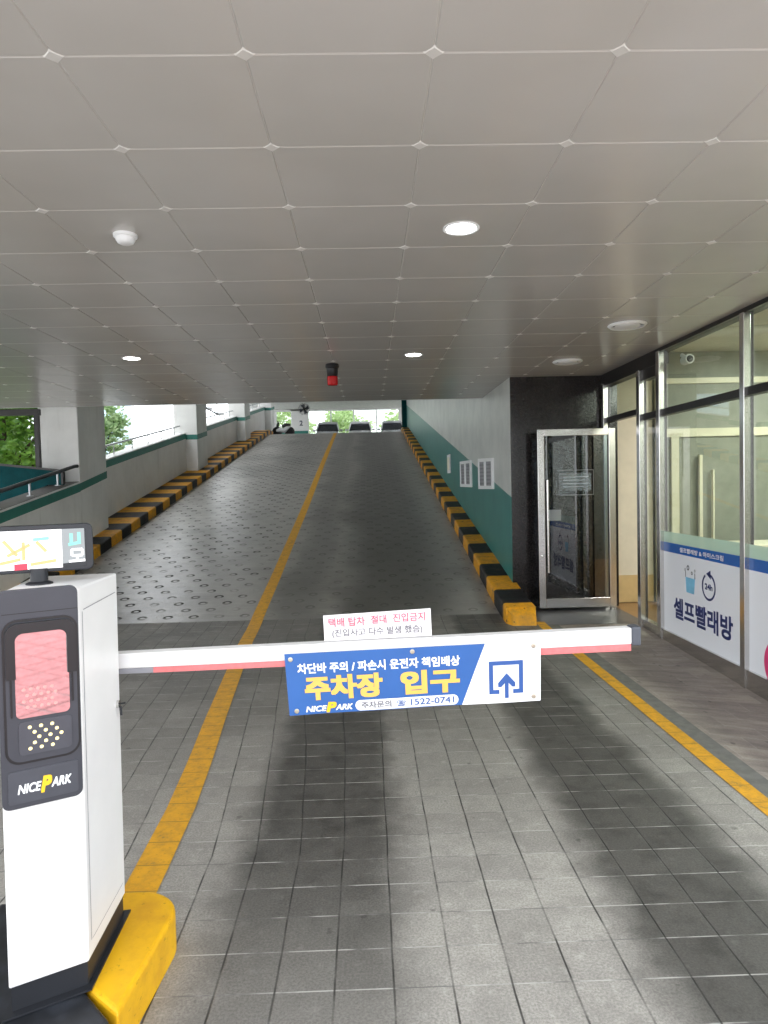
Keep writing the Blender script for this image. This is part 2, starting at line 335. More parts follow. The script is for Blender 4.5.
class MB:
    def __init__(s): s.v = []; s.f = []; s.mi = []
    def add(s, vs, fs, mi=0):
        b = len(s.v); s.v += [Vector(v) for v in vs]; s.f += [tuple(b + i for i in f) for f in fs]; s.mi += [mi] * len(fs); return s
    def box(s, x0, x1, y0, y1, z0, z1, mi=0):
        vs = [(x, y, z) for z in (z0, z1) for y in (y0, y1) for x in (x0, x1)]
        return s.add(vs, [(0, 2, 3, 1), (4, 5, 7, 6), (0, 1, 5, 4), (2, 6, 7, 3), (0, 4, 6, 2), (1, 3, 7, 5)], mi)
    def hexa(s, b4, t4, mi=0):
        return s.add(list(b4) + list(t4), [(3, 2, 1, 0), (4, 5, 6, 7), (0, 1, 5, 4), (1, 2, 6, 5), (2, 3, 7, 6), (3, 0, 4, 7)], mi)
    def prism(s, poly, d, mi=0):
        """closed prism: polygon of 3d points extruded by vector d"""
        n = len(poly); d = Vector(d); a = [Vector(p) for p in poly]
        return s.add(a + [p + d for p in a], [tuple(range(n))[::-1], tuple(range(n, 2 * n))] + [(i, (i + 1) % n, n + (i + 1) % n, n + i) for i in range(n)], mi)
    def tube(s, pts, r, seg=10, mi=0, cap=True):
        pts = [Vector(p) for p in pts]; rs = r if isinstance(r, (list, tuple)) else [r] * len(pts)
        vs = []; fs = []; ref = None
        for i, p in enumerate(pts):
            t = (pts[min(i + 1, len(pts) - 1)] - pts[max(i - 1, 0)]).normalized()
            if ref is None: ref = Vector((0, 0, 1)) if abs(t.z) < 0.9 else Vector((1, 0, 0))
            a = t.cross(ref).normalized(); b = a.cross(t).normalized()
            for k in range(seg):
                an = 2 * PI * k / seg; vs.append(p + (a * math.cos(an) + b * math.sin(an)) * rs[i])
        for i in range(len(pts) - 1):
            for k in range(seg):
                fs.append((i * seg + k, i * seg + (k + 1) % seg, (i + 1) * seg + (k + 1) % seg, (i + 1) * seg + k))
        if cap: fs += [tuple(range(seg))[::-1], tuple(range((len(pts) - 1) * seg, len(pts) * seg))]
        return s.add(vs, fs, mi)
    def lathe(s, c, prof, seg=32, axis='z', mi=0):
        """profile of (radius, height) revolved about axis through c"""
        vs = []; fs = []; c = Vector(c)
        for r, h in prof:
            for k in range(seg):
                an = 2 * PI * k / seg; a, b = r * math.cos(an), r * math.sin(an)
                vs.append(c + (Vector((a, b, h)) if axis == 'z' else Vector((a, h, b)) if axis == 'y' else Vector((h, a, b))))
        n = len(prof)
        for i in range(n - 1):
            for k in range(seg): fs.append((i * seg + k, i * seg + (k + 1) % seg, (i + 1) * seg + (k + 1) % seg, (i + 1) * seg + k))
        fs += [tuple(range(seg))[::-1], tuple(range((n - 1) * seg, n * seg))]
        return s.add(vs, fs, mi)
    def build(s, name, mat, parent=None, smooth=False, bevel=0.0, seg=2, shift=True):
        me = bpy.data.meshes.new(name)
        off = Vector((0, 0, H)) if shift else Vector((0, 0, 0))
        if parent is not None: off = off - wloc(parent)
        me.from_pydata([v + off for v in s.v], [], s.f)
        for m in (mat if isinstance(mat, (list, tuple)) else [mat]): me.materials.append(M[m])
        for p, k in zip(me.polygons, s.mi): p.material_index = k
        bm = bmesh.new(); bm.from_mesh(me); bmesh.ops.recalc_face_normals(bm, faces=bm.faces)
        if bevel > 0:
            es = [e for e in bm.edges if len(e.link_faces) == 2 and e.calc_face_angle(0) > 0.5]
            bmesh.ops.bevel(bm, geom=es, offset=bevel, segments=seg, profile=0.5, affect='EDGES', clamp_overlap=True)
        bm.to_mesh(me); bm.free()
        if smooth:
            for p in me.polygons: p.use_smooth = True
            me.set_sharp_from_angle(angle=math.radians(35))
        o = bpy.data.objects.new(name, me); COL.objects.link(o)
        if parent is not None: o.parent = parent
        return o

def tag(o, label=None, cat=None, group=None, kind=None):
    if label: o['label'] = label
    if cat: o['category'] = cat
    if group: o['group'] = group
    if kind: o['kind'] = kind
    return o
def empty(name, loc, label=None, cat=None, group=None, kind=None):
    o = bpy.data.objects.new(name, None); COL.objects.link(o); o.location = Vector(loc) + Vector((0, 0, H)); o.empty_display_size = 0.1
    return tag(o, label, cat, group, kind)
def struct(o, label, cat): return tag(o, label, cat, kind='structure')
def copy_tree(o, loc, label=None):
    r = o.copy(); COL.objects.link(r); r.location = Vector(loc) + Vector((0, 0, H))
    if label: r['label'] = label
    for ch in list(o.children):
        c = ch.copy(); COL.objects.link(c); c.parent = r
        for g in list(ch.children):
            d = g.copy(); COL.objects.link(d); d.parent = c
    return r

# lettering: real text outlines, fitted into a box (s0,s1,t0,t1; t runs down) and laid on a surface by fmap(s,t,depth)
def text_mesh(body, shear=0.0, bold=0.0):
    cu = bpy.data.curves.new('lettering_outline', 'FONT'); cu.body = body; cu.size = 1.0; cu.shear = shear
    cu.resolution_u = 3
    ob = bpy.data.objects.new('lettering_outline', cu); COL.objects.link(ob)
    dg = bpy.context.evaluated_depsgraph_get(); dg.update()
    me = bpy.data.meshes.new_from_object(ob.evaluated_get(dg))
    vs = [v.co.copy() for v in me.vertices]; fs = [tuple(p.vertices) for p in me.polygons]
    bpy.data.objects.remove(ob); bpy.data.curves.remove(cu); bpy.data.meshes.remove(me)
    return vs, fs
def refine(vs, fs, lim):
    """cut long edges so that a print follows a curved sheet"""
    bm = bmesh.new(); bv = [bm.verts.new(v) for v in vs]
    for f in fs:
        try: bm.faces.new([bv[i] for i in f])
        except ValueError: pass
    bmesh.ops.triangulate(bm, faces=bm.faces)
    for _ in range(6):
        es = [e for e in bm.edges if e.calc_length() > lim]
        if not es: break
        bmesh.ops.subdivide_edges(bm, edges=es, cuts=1)
        bmesh.ops.triangulate(bm, faces=bm.faces)
    bm.verts.index_update(); vs = [v.co.copy() for v in bm.verts]; fs = [tuple(v.index for v in f.verts) for f in bm.faces]; bm.free()
    return vs, fs
def lettering(body, box, fmap, mat, parent, name='lettering', shear=0.0, bold=0.0, depth=0.002, label=None, fine=False):
    vs, fs = text_mesh(body, shear, bold)
    x0 = min(v.x for v in vs); x1 = max(v.x for v in vs); y0 = min(v.y for v in vs); y1 = max(v.y for v in vs)
    s0, s1, t0, t1 = box
    mb = MB()
    if fine: vs, fs = refine(vs, fs, 0.016 / (s1 - s0) * (x1 - x0))
    offs = [(0, 0)] if bold <= 0 else [(0, 0)] + [(bold * i, bold * j) for i in (-1, 0, 1) for j in (-1, 0, 1) if i or j]
    x0 -= bold; x1 += bold; y0 -= bold; y1 += bold
    for n_, (ox, oy) in enumerate(offs):
        mb.add([Vector(fmap(s0 + (v.x + ox - x0) / (x1 - x0) * (s1 - s0), t1 - (v.y + oy - y0) / (y1 - y0) * (t1 - t0), depth + n_ * 2e-5)) for v in vs], fs)
    o = mb.build(name, mat, parent)
    if label: o['label'] = label
    return o
def shape(polys, fmap, mat, parent, name, depth=0.002, label=None, fine=False):
    """flat print cut from polygons given in (s,t)"""
    mb = MB()
    for poly in polys:
        vs, fs = [Vector((s, t, 0)) for s, t in poly], [tuple(range(len(poly)))]
        if fine: vs, fs = refine(vs, fs, .02)
        mb.add([fmap(v.x, v.y, depth) for v in vs], fs)
    o = mb.build(name, mat, parent)
    if label: o['label'] = label
    return o
def ringpolys(cs, ct, r0, r1, a0, a1, aspect=1.0, n=28):
    out = []
    for i in range(n):
        a, b = a0 + (a1 - a0) * i / n, a0 + (a1 - a0) * (i + 1) / n
        out.append([(cs + r0 * math.cos(a), ct + r0 * aspect * math.sin(a)), (cs + r1 * math.cos(a), ct + r1 * aspect * math.sin(a)),
                    (cs + r1 * math.cos(b), ct + r1 * aspect * math.sin(b)), (cs + r0 * math.cos(b), ct + r0 * aspect * math.sin(b))])
    return out
def bilinear(tl, tr, br, bl, nrm, wave=0.0):
    tl, tr, br, bl, nrm = map(Vector, (tl, tr, br, bl, nrm)); nrm.normalize()
    def f(s, t, d=0.0):
        p = (tl * (1 - s) + tr * s) * (1 - t) + (bl * (1 - s) + br * s) * t
        w = wave * (0.5 * math.sin(s * 7.0 + 0.6) * t + 0.9 * max(0, 0.12 - s) / 0.12 * t + 0.35 * math.sin(s * 15 + t * 2) * t)
        return p + nrm * (d + w)
    return f

def rz(y):
    if y < Y_R - 0.5: return FZ
    if y < Y_R + 0.5: return FZ + S_R * (y - Y_R + 0.5) ** 2 / 2.0
    if y < Y_C - 0.6: return FZ + S_R * (y - Y_R)
    zc = FZ + S_R * (Y_C - Y_R)
    if y < Y_C + 0.6:
        t = (y - Y_C + 0.6) / 1.2; return zc - S_R * 0.6 + S_R * 1.2 * (t - t * t / 2)
    return zc + 0.012 * (y - Y_C - .6)
ZTOP = rz(46.0)

# ------------------------------------------------------------------ ground
def strip(mb, xl, xr, ys, zf, mi=0, thick=0.0):
    """a band between x = xl(y) and xr(y), following zf(y)"""
    vs = []
    for y in ys: vs += [(xl(y), y, zf(y)), (xr(y), y, zf(y))]
    fs = [(2 * i, 2 * i + 1, 2 * i + 3, 2 * i + 2) for i in range(len(ys) - 1)]
    mb.add(vs, fs, mi)
def frange(a, b, n): return [a + (b - a) * i / n for i in range(n + 1)]

mb = MB(); strip(mb, lambda y: -9, lambda y: 2.0, [-1.2, 7.6, 7.8, 8.0, 8.2, 8.3, 8.45], rz)
mb.add([(-9, -1.2, FZ - .2), (2.0, -1.2, FZ - .2), (2.0, 8.45, FZ - .2), (-9, 8.45, FZ - .2)], [(3, 2, 1, 0)])
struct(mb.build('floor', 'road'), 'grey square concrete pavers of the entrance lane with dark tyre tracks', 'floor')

ys = frange(8.45, 10.0, 8) + frange(10.6, 31.0, 34) + frange(31.4, 33.2, 10) + [35.0, 40.0, 46.0, 60.0]
mb = MB(); strip(mb, lambda y: -6.2 if y < 32 else -9.0, lambda y: 1.9 if y < 33.2 else 6.0, ys, rz)
struct(mb.build('ramp_floor', 'ramp'), 'grey concrete parking ramp stamped with rings climbing away', 'ramp')

def yline(name, xf, w, y0, y1, n, label):
    mb = MB(); ysl = frange(y0, y1, n)
    strip(mb, lambda y: xf(y) - w / 2, lambda y: xf(y) + w / 2, ysl, lambda y: rz(y) + 0.004)
    struct(mb.build(name, 'line'), label, 'road marking')
XL = [(1.9, -.985), (2.85, -1.0), (3.57, -1.03), (4.23, -1.085), (4.96, -1.16), (7.57, -1.39), (8.6, -1.425), (10.2, -1.415), (15.8, -1.42), (22.6, -1.465), (33.0, -1.5)]
def xleft(y):
    for (a, xa), (b, xb) in zip(XL, XL[1:]):
        if y <= b: return xa + (xb - xa) * (y - a) / (b - a)
    return XL[-1][1]
yline('yellow_lane_line', xleft, 0.15, 1.9, 32.6, 110, 'yellow painted line dividing the two lanes up the ramp')
yline('yellow_edge_line', lambda y: 1.98, 0.11, 0.5, 8.05, 24, 'yellow painted line along the sidewalk gutter')

def swz(x, y):
    """sidewalk level: level with the lane at the gutter, dipping to the shop front"""
    zs = -1.672 if y > 8.5 else -1.672 - 0.033 * (8.5 - y)
    f = max(0.0, min(1.0, (x - 2.15) / 0.9)); return FZ + 0.004 + (zs - FZ) * f
mb = MB(); mb.add([(2.0, -1.2, FZ + 0.003), (2.16, -1.2, FZ + 0.003), (2.16, 7.9, FZ + 0.003), (2.0, 7.9, FZ + 0.003)], [(0, 1, 2, 3)])
mb.add([(2.0, -1.2, FZ - .1), (2.16, -1.2, FZ - .1), (2.16, 7.9, FZ - .1), (2.0, 7.9, FZ - .1)], [(3, 2, 1, 0)])
struct(mb.build('gutter_trim', 'gutter'), 'dark concrete gutter strip between yellow line and sidewalk', 'gutter')
mb = MB(); ysl = frange(-1.2, 7.9, 26)
for i in range(len(ysl) - 1):
    xs = [2.16, 2.5, 2.8, 3.2]
    for a in range(3):
        q = [(xs[a], ysl[i]), (xs[a + 1], ysl[i]), (xs[a + 1], ysl[i + 1]), (xs[a], ysl[i + 1])]
        mb.add([(x, y, swz(x, y)) for x, y in q], [(0, 1, 2, 3)])
struct(mb.build('sidewalk', 'sidewalk'), 'brownish grey slab sidewalk in front of the laundry windows', 'sidewalk')
mb = MB(); mb.hexa([(1.9, 7.9, FZ - .1), (3.2, 7.9, FZ - .1), (3.2, 9.1, FZ - .1), (1.9, 9.1, FZ - .1)],
                   [(1.9, 7.9, FZ + .006), (3.2, 7.9, swz(3.2, 7.9) + .004), (3.2, 9.1, -1.668), (1.9, 9.1, -1.668)])
struct(mb.build('entrance_slab_floor', 'slab'), 'smooth dark stone slab under the open glass door', 'floor')

mb = MB(); mb.add([(-80, -70, -1.9), (80, -70, -1.9), (80, 110, -1.9), (-80, 110, -1.9)], [(0, 1, 2, 3)])
struct(mb.build('ground', 'plaza'), 'pale paved ground outside around the building', 'ground')
mb = MB(); mb.box(-6.5, 8.0, -12.0, -1.2, -1.75, FZ - .004)
struct(mb.build('plaza_floor', 'plaza'), 'pale paving of the street before the garage entrance', 'floor')
mb = MB()
for i in range(6):
    for j in range(20):
        cy = -0.75 - 0.32 * j; cx = .32 * (round((-1 + .64 * (2 - cy)) / .32) + i - 2.5)
        mb.box(cx - .148, cx + .148, cy - .148, cy + .148, FZ - .02, FZ + .006)
        for a in range(4):
            for b in range(4):
                mb.lathe((cx - .105 + .07 * a, cy - .105 + .07 * b, FZ + .004), [(.024, 0), (.02, .006), (.008, .008)], 8)
struct(mb.build('tactile_paving', 'red_paving'), 'red blister paving on the street behind the viewer', 'paving')

# ------------------------------------------------------------------ kerbs
def kerb_mesh(xa, xb, y0, y1, n, h, rnd, front_round=True):
    """kerb following the ramp between x = xa (road side) and xb (wall side)"""
    mb = MB(); sgn = 1 if xb > xa else -1
    prof = [(0, -0.25), (0, h - rnd), (rnd * .3, h - rnd * .3), (rnd, h), (1e9, h), (1e9, -0.25)]
    ysl = frange(y0, y1, n); vs = []
    for i, y in enumerate(ysl):
        sh = 0.0
        for px, pz in prof:
            x = xb if px > 1e8 else xa + sgn * px
            vs.append((x, y, rz(y) + pz))
    k = len(prof); fs = []
    for i in range(n):
        for j in range(k): fs.append((i * k + j, i * k + (j + 1) % k, (i + 1) * k + (j + 1) % k, (i + 1) * k + j))
    fs += [tuple(range(k)), tuple(range(n * k, (n + 1) * k))[::-1]]
    mb.add(vs, fs); return mb
o = kerb_mesh(1.58, 1.93, 8.02, 33.0, 60, 0.19, 0.03).build('kerb_right', 'kerb_right')
struct(o, 'black and yellow striped kerb along the teal ramp wall', 'kerb')
# chamfered nose of the right kerb
mb = MB(); mb.hexa([(1.63, 7.9, FZ - .02), (1.91, 7.88, FZ - .02), (1.93, 8.02, FZ - .02), (1.58, 8.02, FZ - .02)],
                   [(1.65, 7.94, FZ + .13), (1.91, 7.92, FZ + .13), (1.93, 8.02, FZ + .19), (1.60, 8.02, FZ + .185)])
nose = mb.build('kerb_end', 'kerb_right', o, bevel=0.012)
o = kerb_mesh(-4.55, -5.25, 7.6, 33.5, 60, 0.19, 0.025).build('kerb_left', 'kerb_left')
struct(o, 'black and yellow striped kerb along the white wall with columns', 'kerb')

# ------------------------------------------------------------------ left wall, columns, railings
WS, WI = 0.168, -5.2
def wall_left(name, x_in, thick, y0, y1, z0, z1, label, st=0.14, ledge=0.025):
    """low wall with sloping top from z0 at y0 to z1 at y1; teal stripe under the coping"""
    mb = MB(); xo = x_in - thick
    mb.hexa([(xo, y0, rz(y0) - .4), (x_in, y0, rz(y0) - .4), (x_in, y1, rz(y1) - .4), (xo, y1, rz(y1) - .4)],
            [(xo, y0, z0), (x_in, y0, z0), (x_in, y1, z1), (xo, y1, z1)])
    o = struct(mb.build(name, 'wall_left'), label, 'wall')
    mb = MB(); a, b = ledge, ledge + st
    mb.hexa([(x_in - .002, y0, z0 - b), (x_in + .004, y0, z0 - b), (x_in + .004, y1, z1 - b), (x_in - .002, y1, z1 - b)],
            [(x_in - .002, y0, z0 - a), (x_in + .004, y0, z0 - a), (x_in + .004, y1, z1 - a), (x_in - .002, y1, z1 - a)])
    mb.build('teal_stripe', 'stripe', o); return o
M['coping'] = plain('dark_coping', rgb(84, 80, 78), 0.6, var=0.1)
def fz(y): return -0.23 + (y - 9.168) * 0.1555
wl = wall_left('wall_left', -4.87, 0.36, 6.6, 11.72, fz(6.6), fz(11.72), 'low white wall with teal stripe and dark coping before the first column')
mb = MB(); mb.hexa([(-5.235, 6.6, fz(6.6) - .02), (-4.885, 6.6, fz(6.6) - .02), (-4.885, 11.72, fz(11.72) - .02), (-5.235, 11.72, fz(11.72) - .02)],
                   [(-5.235, 6.6, fz(6.6) + .006), (-4.885, 6.6, fz(6.6) + .006), (-4.885, 11.72, fz(11.72) + .006), (-5.235, 11.72, fz(11.72) + .006)])
mb.build('coping', 'coping', wl)
COLS = [11.72, 19.83, 27.62, 35.2]
def wtop(y): return 0.649 + (y - 13.91) * 0.1615
labs = ['first white column, beside the leafy opening', 'second white column up the ramp', 'third white column up the ramp', 'farthest white column at the top of the ramp']
for i, y0 in enumerate(COLS):
    zt = min(5.95, 3.6 + max(0, y0 - 11.29) * .12) + .03
    mb = MB(); xi = -4.87
    mb.box(-5.53, xi, y0, y0 + 1.2, rz(y0) - .5, zt)
    o = struct(mb.build('column', 'wall_left', bevel=0.015), labs[i], 'column')
    mb = MB()
    if i == 0:
        a, b = fz(y0) - .025, fz(y0 + 1.2) + 0.02
        mb.hexa([(xi - .002, y0 + .002, a - .13), (xi + .004, y0 + .002, a - .13), (xi + .004, y0 + 1.198, b - .13), (xi - .002, y0 + 1.198, b - .13)],
                [(xi - .002, y0 + .002, a), (xi + .004, y0 + .002, a), (xi + .004, y0 + 1.198, b), (xi - .002, y0 + 1.198, b)])
    else:
        a, b = wtop(y0) - .05, wtop(y0 + 1.2) - .05
        mb.hexa([(WI, y0 - .004, a - .14), (xi + .004, y0 - .004, a - .14), (xi + .004, y0 + 1.2, b - .14), (WI, y0 + 1.2, b - .14)],
                [(WI, y0 - .004, a), (xi + .004, y0 - .004, a), (xi + .004, y0 + 1.2, b), (WI, y0 + 1.2, b)])
    mb.build('teal_stripe', 'stripe', o)
nm = ['low white wall between first and second column', 'low white wall between second and third column', 'low white wall past the third column']
for i in range(3):
    wall_left('wall_left_%d' % (i + 2), WI, 0.3, COLS[i] + 1.2, COLS[i + 1], wtop(COLS[i] + 1.2), wtop(COLS[i + 1]), nm[i])

def railing(name, x, y0, z0, y1, z1, nposts, drop, mat, label, r=0.022, rail2=False, knob=False):
    o = empty(name, (x, y0, z0 - drop), label, 'railing')
    pts = [(x, y0, z0), (x, y1, z1)]
    if knob: pts += [(x + .02, y1 + .05, z1 + .002)]
    MB().tube(pts, r, 12).build('top_rail', mat, o, smooth=True)
    if rail2: MB().tube([(x, y0, z0 - drop * .45), (x, y1, z1 - drop * .45)], r * .6, 10).build('middle_rail', mat, o, smooth=True)
    for k in range(nposts):
        t = (k + .5) / nposts if not knob else (k + .62) / nposts * .935; y = y0 + (y1 - y0) * t; z = z0 + (z1 - z0) * t
        mb = MB().tube([(x, y, z - drop), (x, y, z - r * .5)], r * .55, 10); mb.lathe((x, y, z - drop), [(r * 1.6, 0), (r * 1.6, .008), (r * .6, .012)], 12)
        mb.build('post', 'rail_light', o, smooth=True)
    return o
railing('railing', -4.92, 6.8, -0.383, 11.66, 0.428, 5, 0.215, 'rail', 'dark steel railing on the low wall before the first column', knob=True, r=0.03)
railing('railing', -5.36, 12.95, 0.72, 19.8, 1.80, 6, 0.235, 'rail_light', 'light steel railing between first and second column')
railing('railing', -5.36, 21.06, 2.04, 27.6, 3.07, 6, 0.235, 'rail_light', 'light steel railing between second and third column')
railing('railing', -5.36, 28.86, 3.30, 35.1, 4.28, 6, 0.235, 'rail_light', 'light steel railing past the third column')

# green low steel panel and frame beside column 1
o = empty('steel_opening_frame', (-6.4, 11.3, -1.7), 'black steel framed opening with teal lower panel beside the first column', 'opening frame')
mb = MB(); mb.box(-8.2, -5.38, 11.44, 11.52, 1.27, 1.371); mb.box(-5.465, -5.40, 11.44, 11.52, 0.38, 1.27); mb.box(-8.2, -8.1, 11.44, 11.52, -1.9, 1.30); mb.build('frame', 'steel_dark', o)
def zp_(x): return .455 + (x + 6.0) * -.122
mb = MB(); mb.hexa([(-8.2, 11.30, -1.9), (-5.24, 11.30, -1.9), (-5.24, 11.36, -1.9), (-8.2, 11.36, -1.9)], [(-8.2, 11.30, zp_(-8.2)), (-5.24, 11.30, zp_(-5.24)), (-5.24, 11.36, zp_(-5.24)), (-8.2, 11.36, zp_(-8.2))])
mb.hexa([(-5.24, 11.30, .12), (-4.97, 11.30, .12), (-4.97, 11.36, .12), (-5.24, 11.36, .12)], [(-5.24, 11.30, zp_(-5.24)), (-4.97, 11.30, zp_(-4.97)), (-4.97, 11.36, zp_(-4.97)), (-5.24, 11.36, zp_(-5.24))])
mb.build('teal_panel', 'teal_panel', o)
mb = MB(); mb.hexa([(-8.2, 11.28, zp_(-8.2)), (-4.965, 11.28, zp_(-4.965)), (-4.965, 11.38, zp_(-4.965)), (-8.2, 11.38, zp_(-8.2))], [(-8.2, 11.28, zp_(-8.2) + .035), (-4.965, 11.28, zp_(-4.965) + .035), (-4.965, 11.38, zp_(-4.965) + .035), (-8.2, 11.38, zp_(-8.2) + .035)])
mb.box(-4.995, -4.962, 11.285, 11.375, .13, zp_(-4.94))
mb.build('cap_rail', 'steel_dark', o)

# ------------------------------------------------------------------ right ramp wall, granite, shop shell
mb = MB(); mb.box(1.88, 2.08, 9.3, 33.2, -2.0, 6.3); mb.box(1.88, 2.08, 9.08, 9.3, -2.0, 6.3)
struct(mb.build('wall_right', 'wall_right'), 'ramp wall painted white above and teal below', 'wall')
mb = MB(); mb.box(1.883, 3.16, 9.06, 9.3, -1.9, 1.371); mb.box(3.16, 3.3, 9.06, 9.3, -1.9, 1.371)
struct(mb.build('wall_granite', 'granite'), 'polished black granite wall behind the open glass door', 'wall')
def util_window(name, yn, yf, z0n, z1n, z0f, z1f, label):
    o = empty(name, (1.88, (yn + yf) / 2, z0n), label, 'window', kind='structure')
    X1, X0 = 1.862, 1.885
    def quad(a, b, c, d, x0, x1, mb):   # fractions along y (a..b) and z (c..d)
        def P(s, t, x): y = yn + (yf - yn) * s; return (x, y, (z0n + (z0f - z0n) * s) * (1 - t) + (z1n + (z1f - z1n) * s) * t)
        mb.hexa([P(a, c, x0), P(b, c, x0), P(b, c, x1), P(a, c, x1)], [P(a, d, x0), P(b, d, x0), P(b, d, x1), P(a, d, x1)])
    mb = MB()
    for a, b, c, d in ((0, 1, 0, .11), (0, 1, .89, 1), (0, .07, .11, .89), (.93, 1, .11, .89), (.44, .56, .11, .89)): quad(a, b, c, d, X0, X1 - .014, mb)
    mb.build('window_frame', 'white_print', o)
    for a, b in ((.07, .44), (.56, .93)):
        mb = MB(); quad(a, b, .11, .89, X0, X1 - .002, mb)
        g = mb.build('pane', 'grey_print', o)
        mb = MB()
        for k in range(6): quad(a + .03, b - .03, .16 + .12 * k, .21 + .12 * k, X1 - .002, X1 - .008, mb)
        mb.build('louvre', 'louvre', g)
util_window('window_1', 10.30, 11.62, -.105, .365, -.112, .40, 'nearer white framed louvred window in the teal ramp wall')
util_window('window_2', 12.50, 13.95, -.085, .41, -.08, .43, 'farther white framed louvred window in the teal ramp wall')
o = empty('wall_sign', (1.875, 16.0, .23), 'narrow white sign plate on the teal ramp wall', 'sign')
MB().box(1.855, 1.879, 15.72, 16.24, .23, .66).build('sign_plate', 'paper', o, bevel=.004)
MB().box(1.850, 1.855, 15.78, 16.18, .30, .60).build('sign_face', 'cream', o)

# fascia above the ramp where the low ceiling ends, upper ceiling, far end
mb = MB(); mb.box(-9, 2.0, 11.244, 11.29, 1.372, 3.9)
struct(mb.build('beam', 'upper_ceiling'), 'grey edge beam where the low panel ceiling ends', 'beam')
mb = MB(); mb.hexa([(-5.6, 11.29, 3.6), (2.1, 11.29, 3.6), (2.1, 33.0, 6.2), (-5.6, 33.0, 6.2)], [(-5.6, 11.29, 3.9), (2.1, 11.29, 3.9), (2.1, 33.0, 6.5), (-5.6, 33.0, 6.5)])
struct(mb.build('ceiling_ramp', 'upper_ceiling'), 'sloping grey concrete ceiling over the ramp', 'ceiling')
mb = MB(); mb.box(-9, 6.0, 33.0, 54.0, 5.91, 6.2)
struct(mb.build('ceiling_deck', 'upper_ceiling'), 'grey concrete ceiling of the upper parking deck', 'ceiling')

YB = 53.0
mb = MB(); mb.box(-9, -7.0, YB, YB + .3, ZTOP - .3, 5.9); mb.box(-5.80, -4.55, YB, YB + .3, ZTOP - .3, 5.9)
mb.box(2.45, 6, YB, YB + .3, ZTOP - .3, 5.9); mb.box(-7.0, 2.45, YB, YB + .3, 5.80, 5.9); mb.box(-7.0, 2.45, YB, YB + .3, ZTOP - .3, ZTOP + .75)
struct(mb.build('wall_back', 'wall_left'), 'white end wall of the upper parking deck', 'wall')
mb = MB(); mb.box(-9, -4.55, YB - .012, YB, ZTOP + 1.35, ZTOP + 1.62); struct(mb.build('trim_1', 'stripe'), 'teal stripe on the end wall', 'trim')
lettering('2', (0, 1, 0, 1), bilinear((-5.20, YB, 5.05), (-4.95, YB, 5.05), (-4.95, YB, 4.65), (-5.20, YB, 4.65), (0, -1, 0)), 'grey_plastic', None, name='floor_number', bold=.03, depth=.006)
tag(bpy.data.objects['floor_number'], 'small dark number 2 on the far white end wall', 'sign')
mb = MB(); mb.box(-9.2, -9, 34, YB + .3, ZTOP - .3, ZTOP + .9); struct(mb.build('wall_deck_left', 'wall_left'), 'far left parapet of the upper deck', 'wall')
mb = MB(); mb.box(6, 6.2, 33, YB + .3, ZTOP - .3, ZTOP + .9); mb.box(2.08, 6.0, 33.0, 33.2, ZTOP - .3, ZTOP + .9); struct(mb.build('wall_deck_right', 'wall_left'), 'far right parapet of the upper deck', 'wall')
mb = MB(); mb.box(1.66, 1.88, 33.0, 33.4, ZTOP - .3, 5.54); struct(mb.build('pillar_dark', 'teal_panel'), 'dark teal post at the top end of the ramp wall', 'column')
def deck_window(name, x0, x1, z0, z1, nx, nz, label, yy=YB):
    o = empty(name, ((x0 + x1) / 2, yy + .1, z0), label, 'window', kind='structure')
    mb = MB(); w = .05
    for k in range(nx + 1):
        x = x0 + (x1 - x0) * k / nx; mb.box(x - w, x + w, yy + .1, yy + .18, z0, z1)
    for k in range(nz + 1):
        z = z0 + (z1 - z0) * k / nz; mb.box(x0, x1, yy + .11, yy + .17, z - w, z + w)
    mb.build('window_frame', 'facade', o)
    MB().box(x0, x1, yy + .135, yy + .145, z0, z1).build('pane', 'glass', o)
deck_window('window_3', -4.55, 2.45, ZTOP + .75, 5.80, 4, 1, 'wide bright window behind the parked cars')
deck_window('window_4', -7.0, -5.80, ZTOP + .75, 5.80, 1, 2, 'narrow tall window behind the motorbike')

# ------------------------------------------------------------------ panel ceiling
CZ = 1.372; CX, CY, W = 0.239, 1.644, 0.6
mb = MB(); cap = MB()
x0i, x1i, y0i, y1i = -13, 5, -1, 15
g, ch = 0.0008, 0.0055
for i in range(x0i, x1i):
    for j in range(y0i, y1i + 1):
        xa, xb, ya, yb = CX + i * W, CX + (i + 1) * W, CY + j * W, CY + (j + 1) * W
        xb = min(xb, 3.10); yb = min(yb, 11.244)
        if xb - xa < .05 or yb - ya < .05: continue
        o4 = [(xa + g, ya + g), (xb - g, ya + g), (xb - g, yb - g), (xa + g, yb - g)]
        i4 = [(xa + g + ch, ya + g + ch), (xb - g - ch, ya + g + ch), (xb - g - ch, yb - g - ch), (xa + g + ch, yb - g - ch)]
        mb.add([(x, y, CZ + .0032) for x, y in o4] + [(x, y, CZ) for x, y in i4] + [(x, y, CZ + .02) for x, y in o4],
               [(4, 5, 6, 7)] + [(k, (k + 1) % 4, 4 + (k + 1) % 4, 4 + k) for k in range(4)] + [(8 + k, 8 + (k + 1) % 4, (k + 1) % 4, k) for k in range(4)])
        if i > x0i and CX + i * W < 3.05 and ya < 11.3:
            r = 0.029; z = CZ - .004
            cap.add([(xa - r, ya, z + .001), (xa, ya - r, z + .001), (xa + r, ya, z + .001), (xa, ya + r, z + .001),
                     (xa - r - .006, ya, CZ + .002), (xa, ya - r - .006, CZ + .002), (xa + r + .006, ya, CZ + .002), (xa, ya + r + .006, CZ + .002)],
                    [(0, 1, 2, 3), (0, 4, 5, 1), (1, 5, 6, 2), (2, 6, 7, 3), (3, 7, 4, 0)])
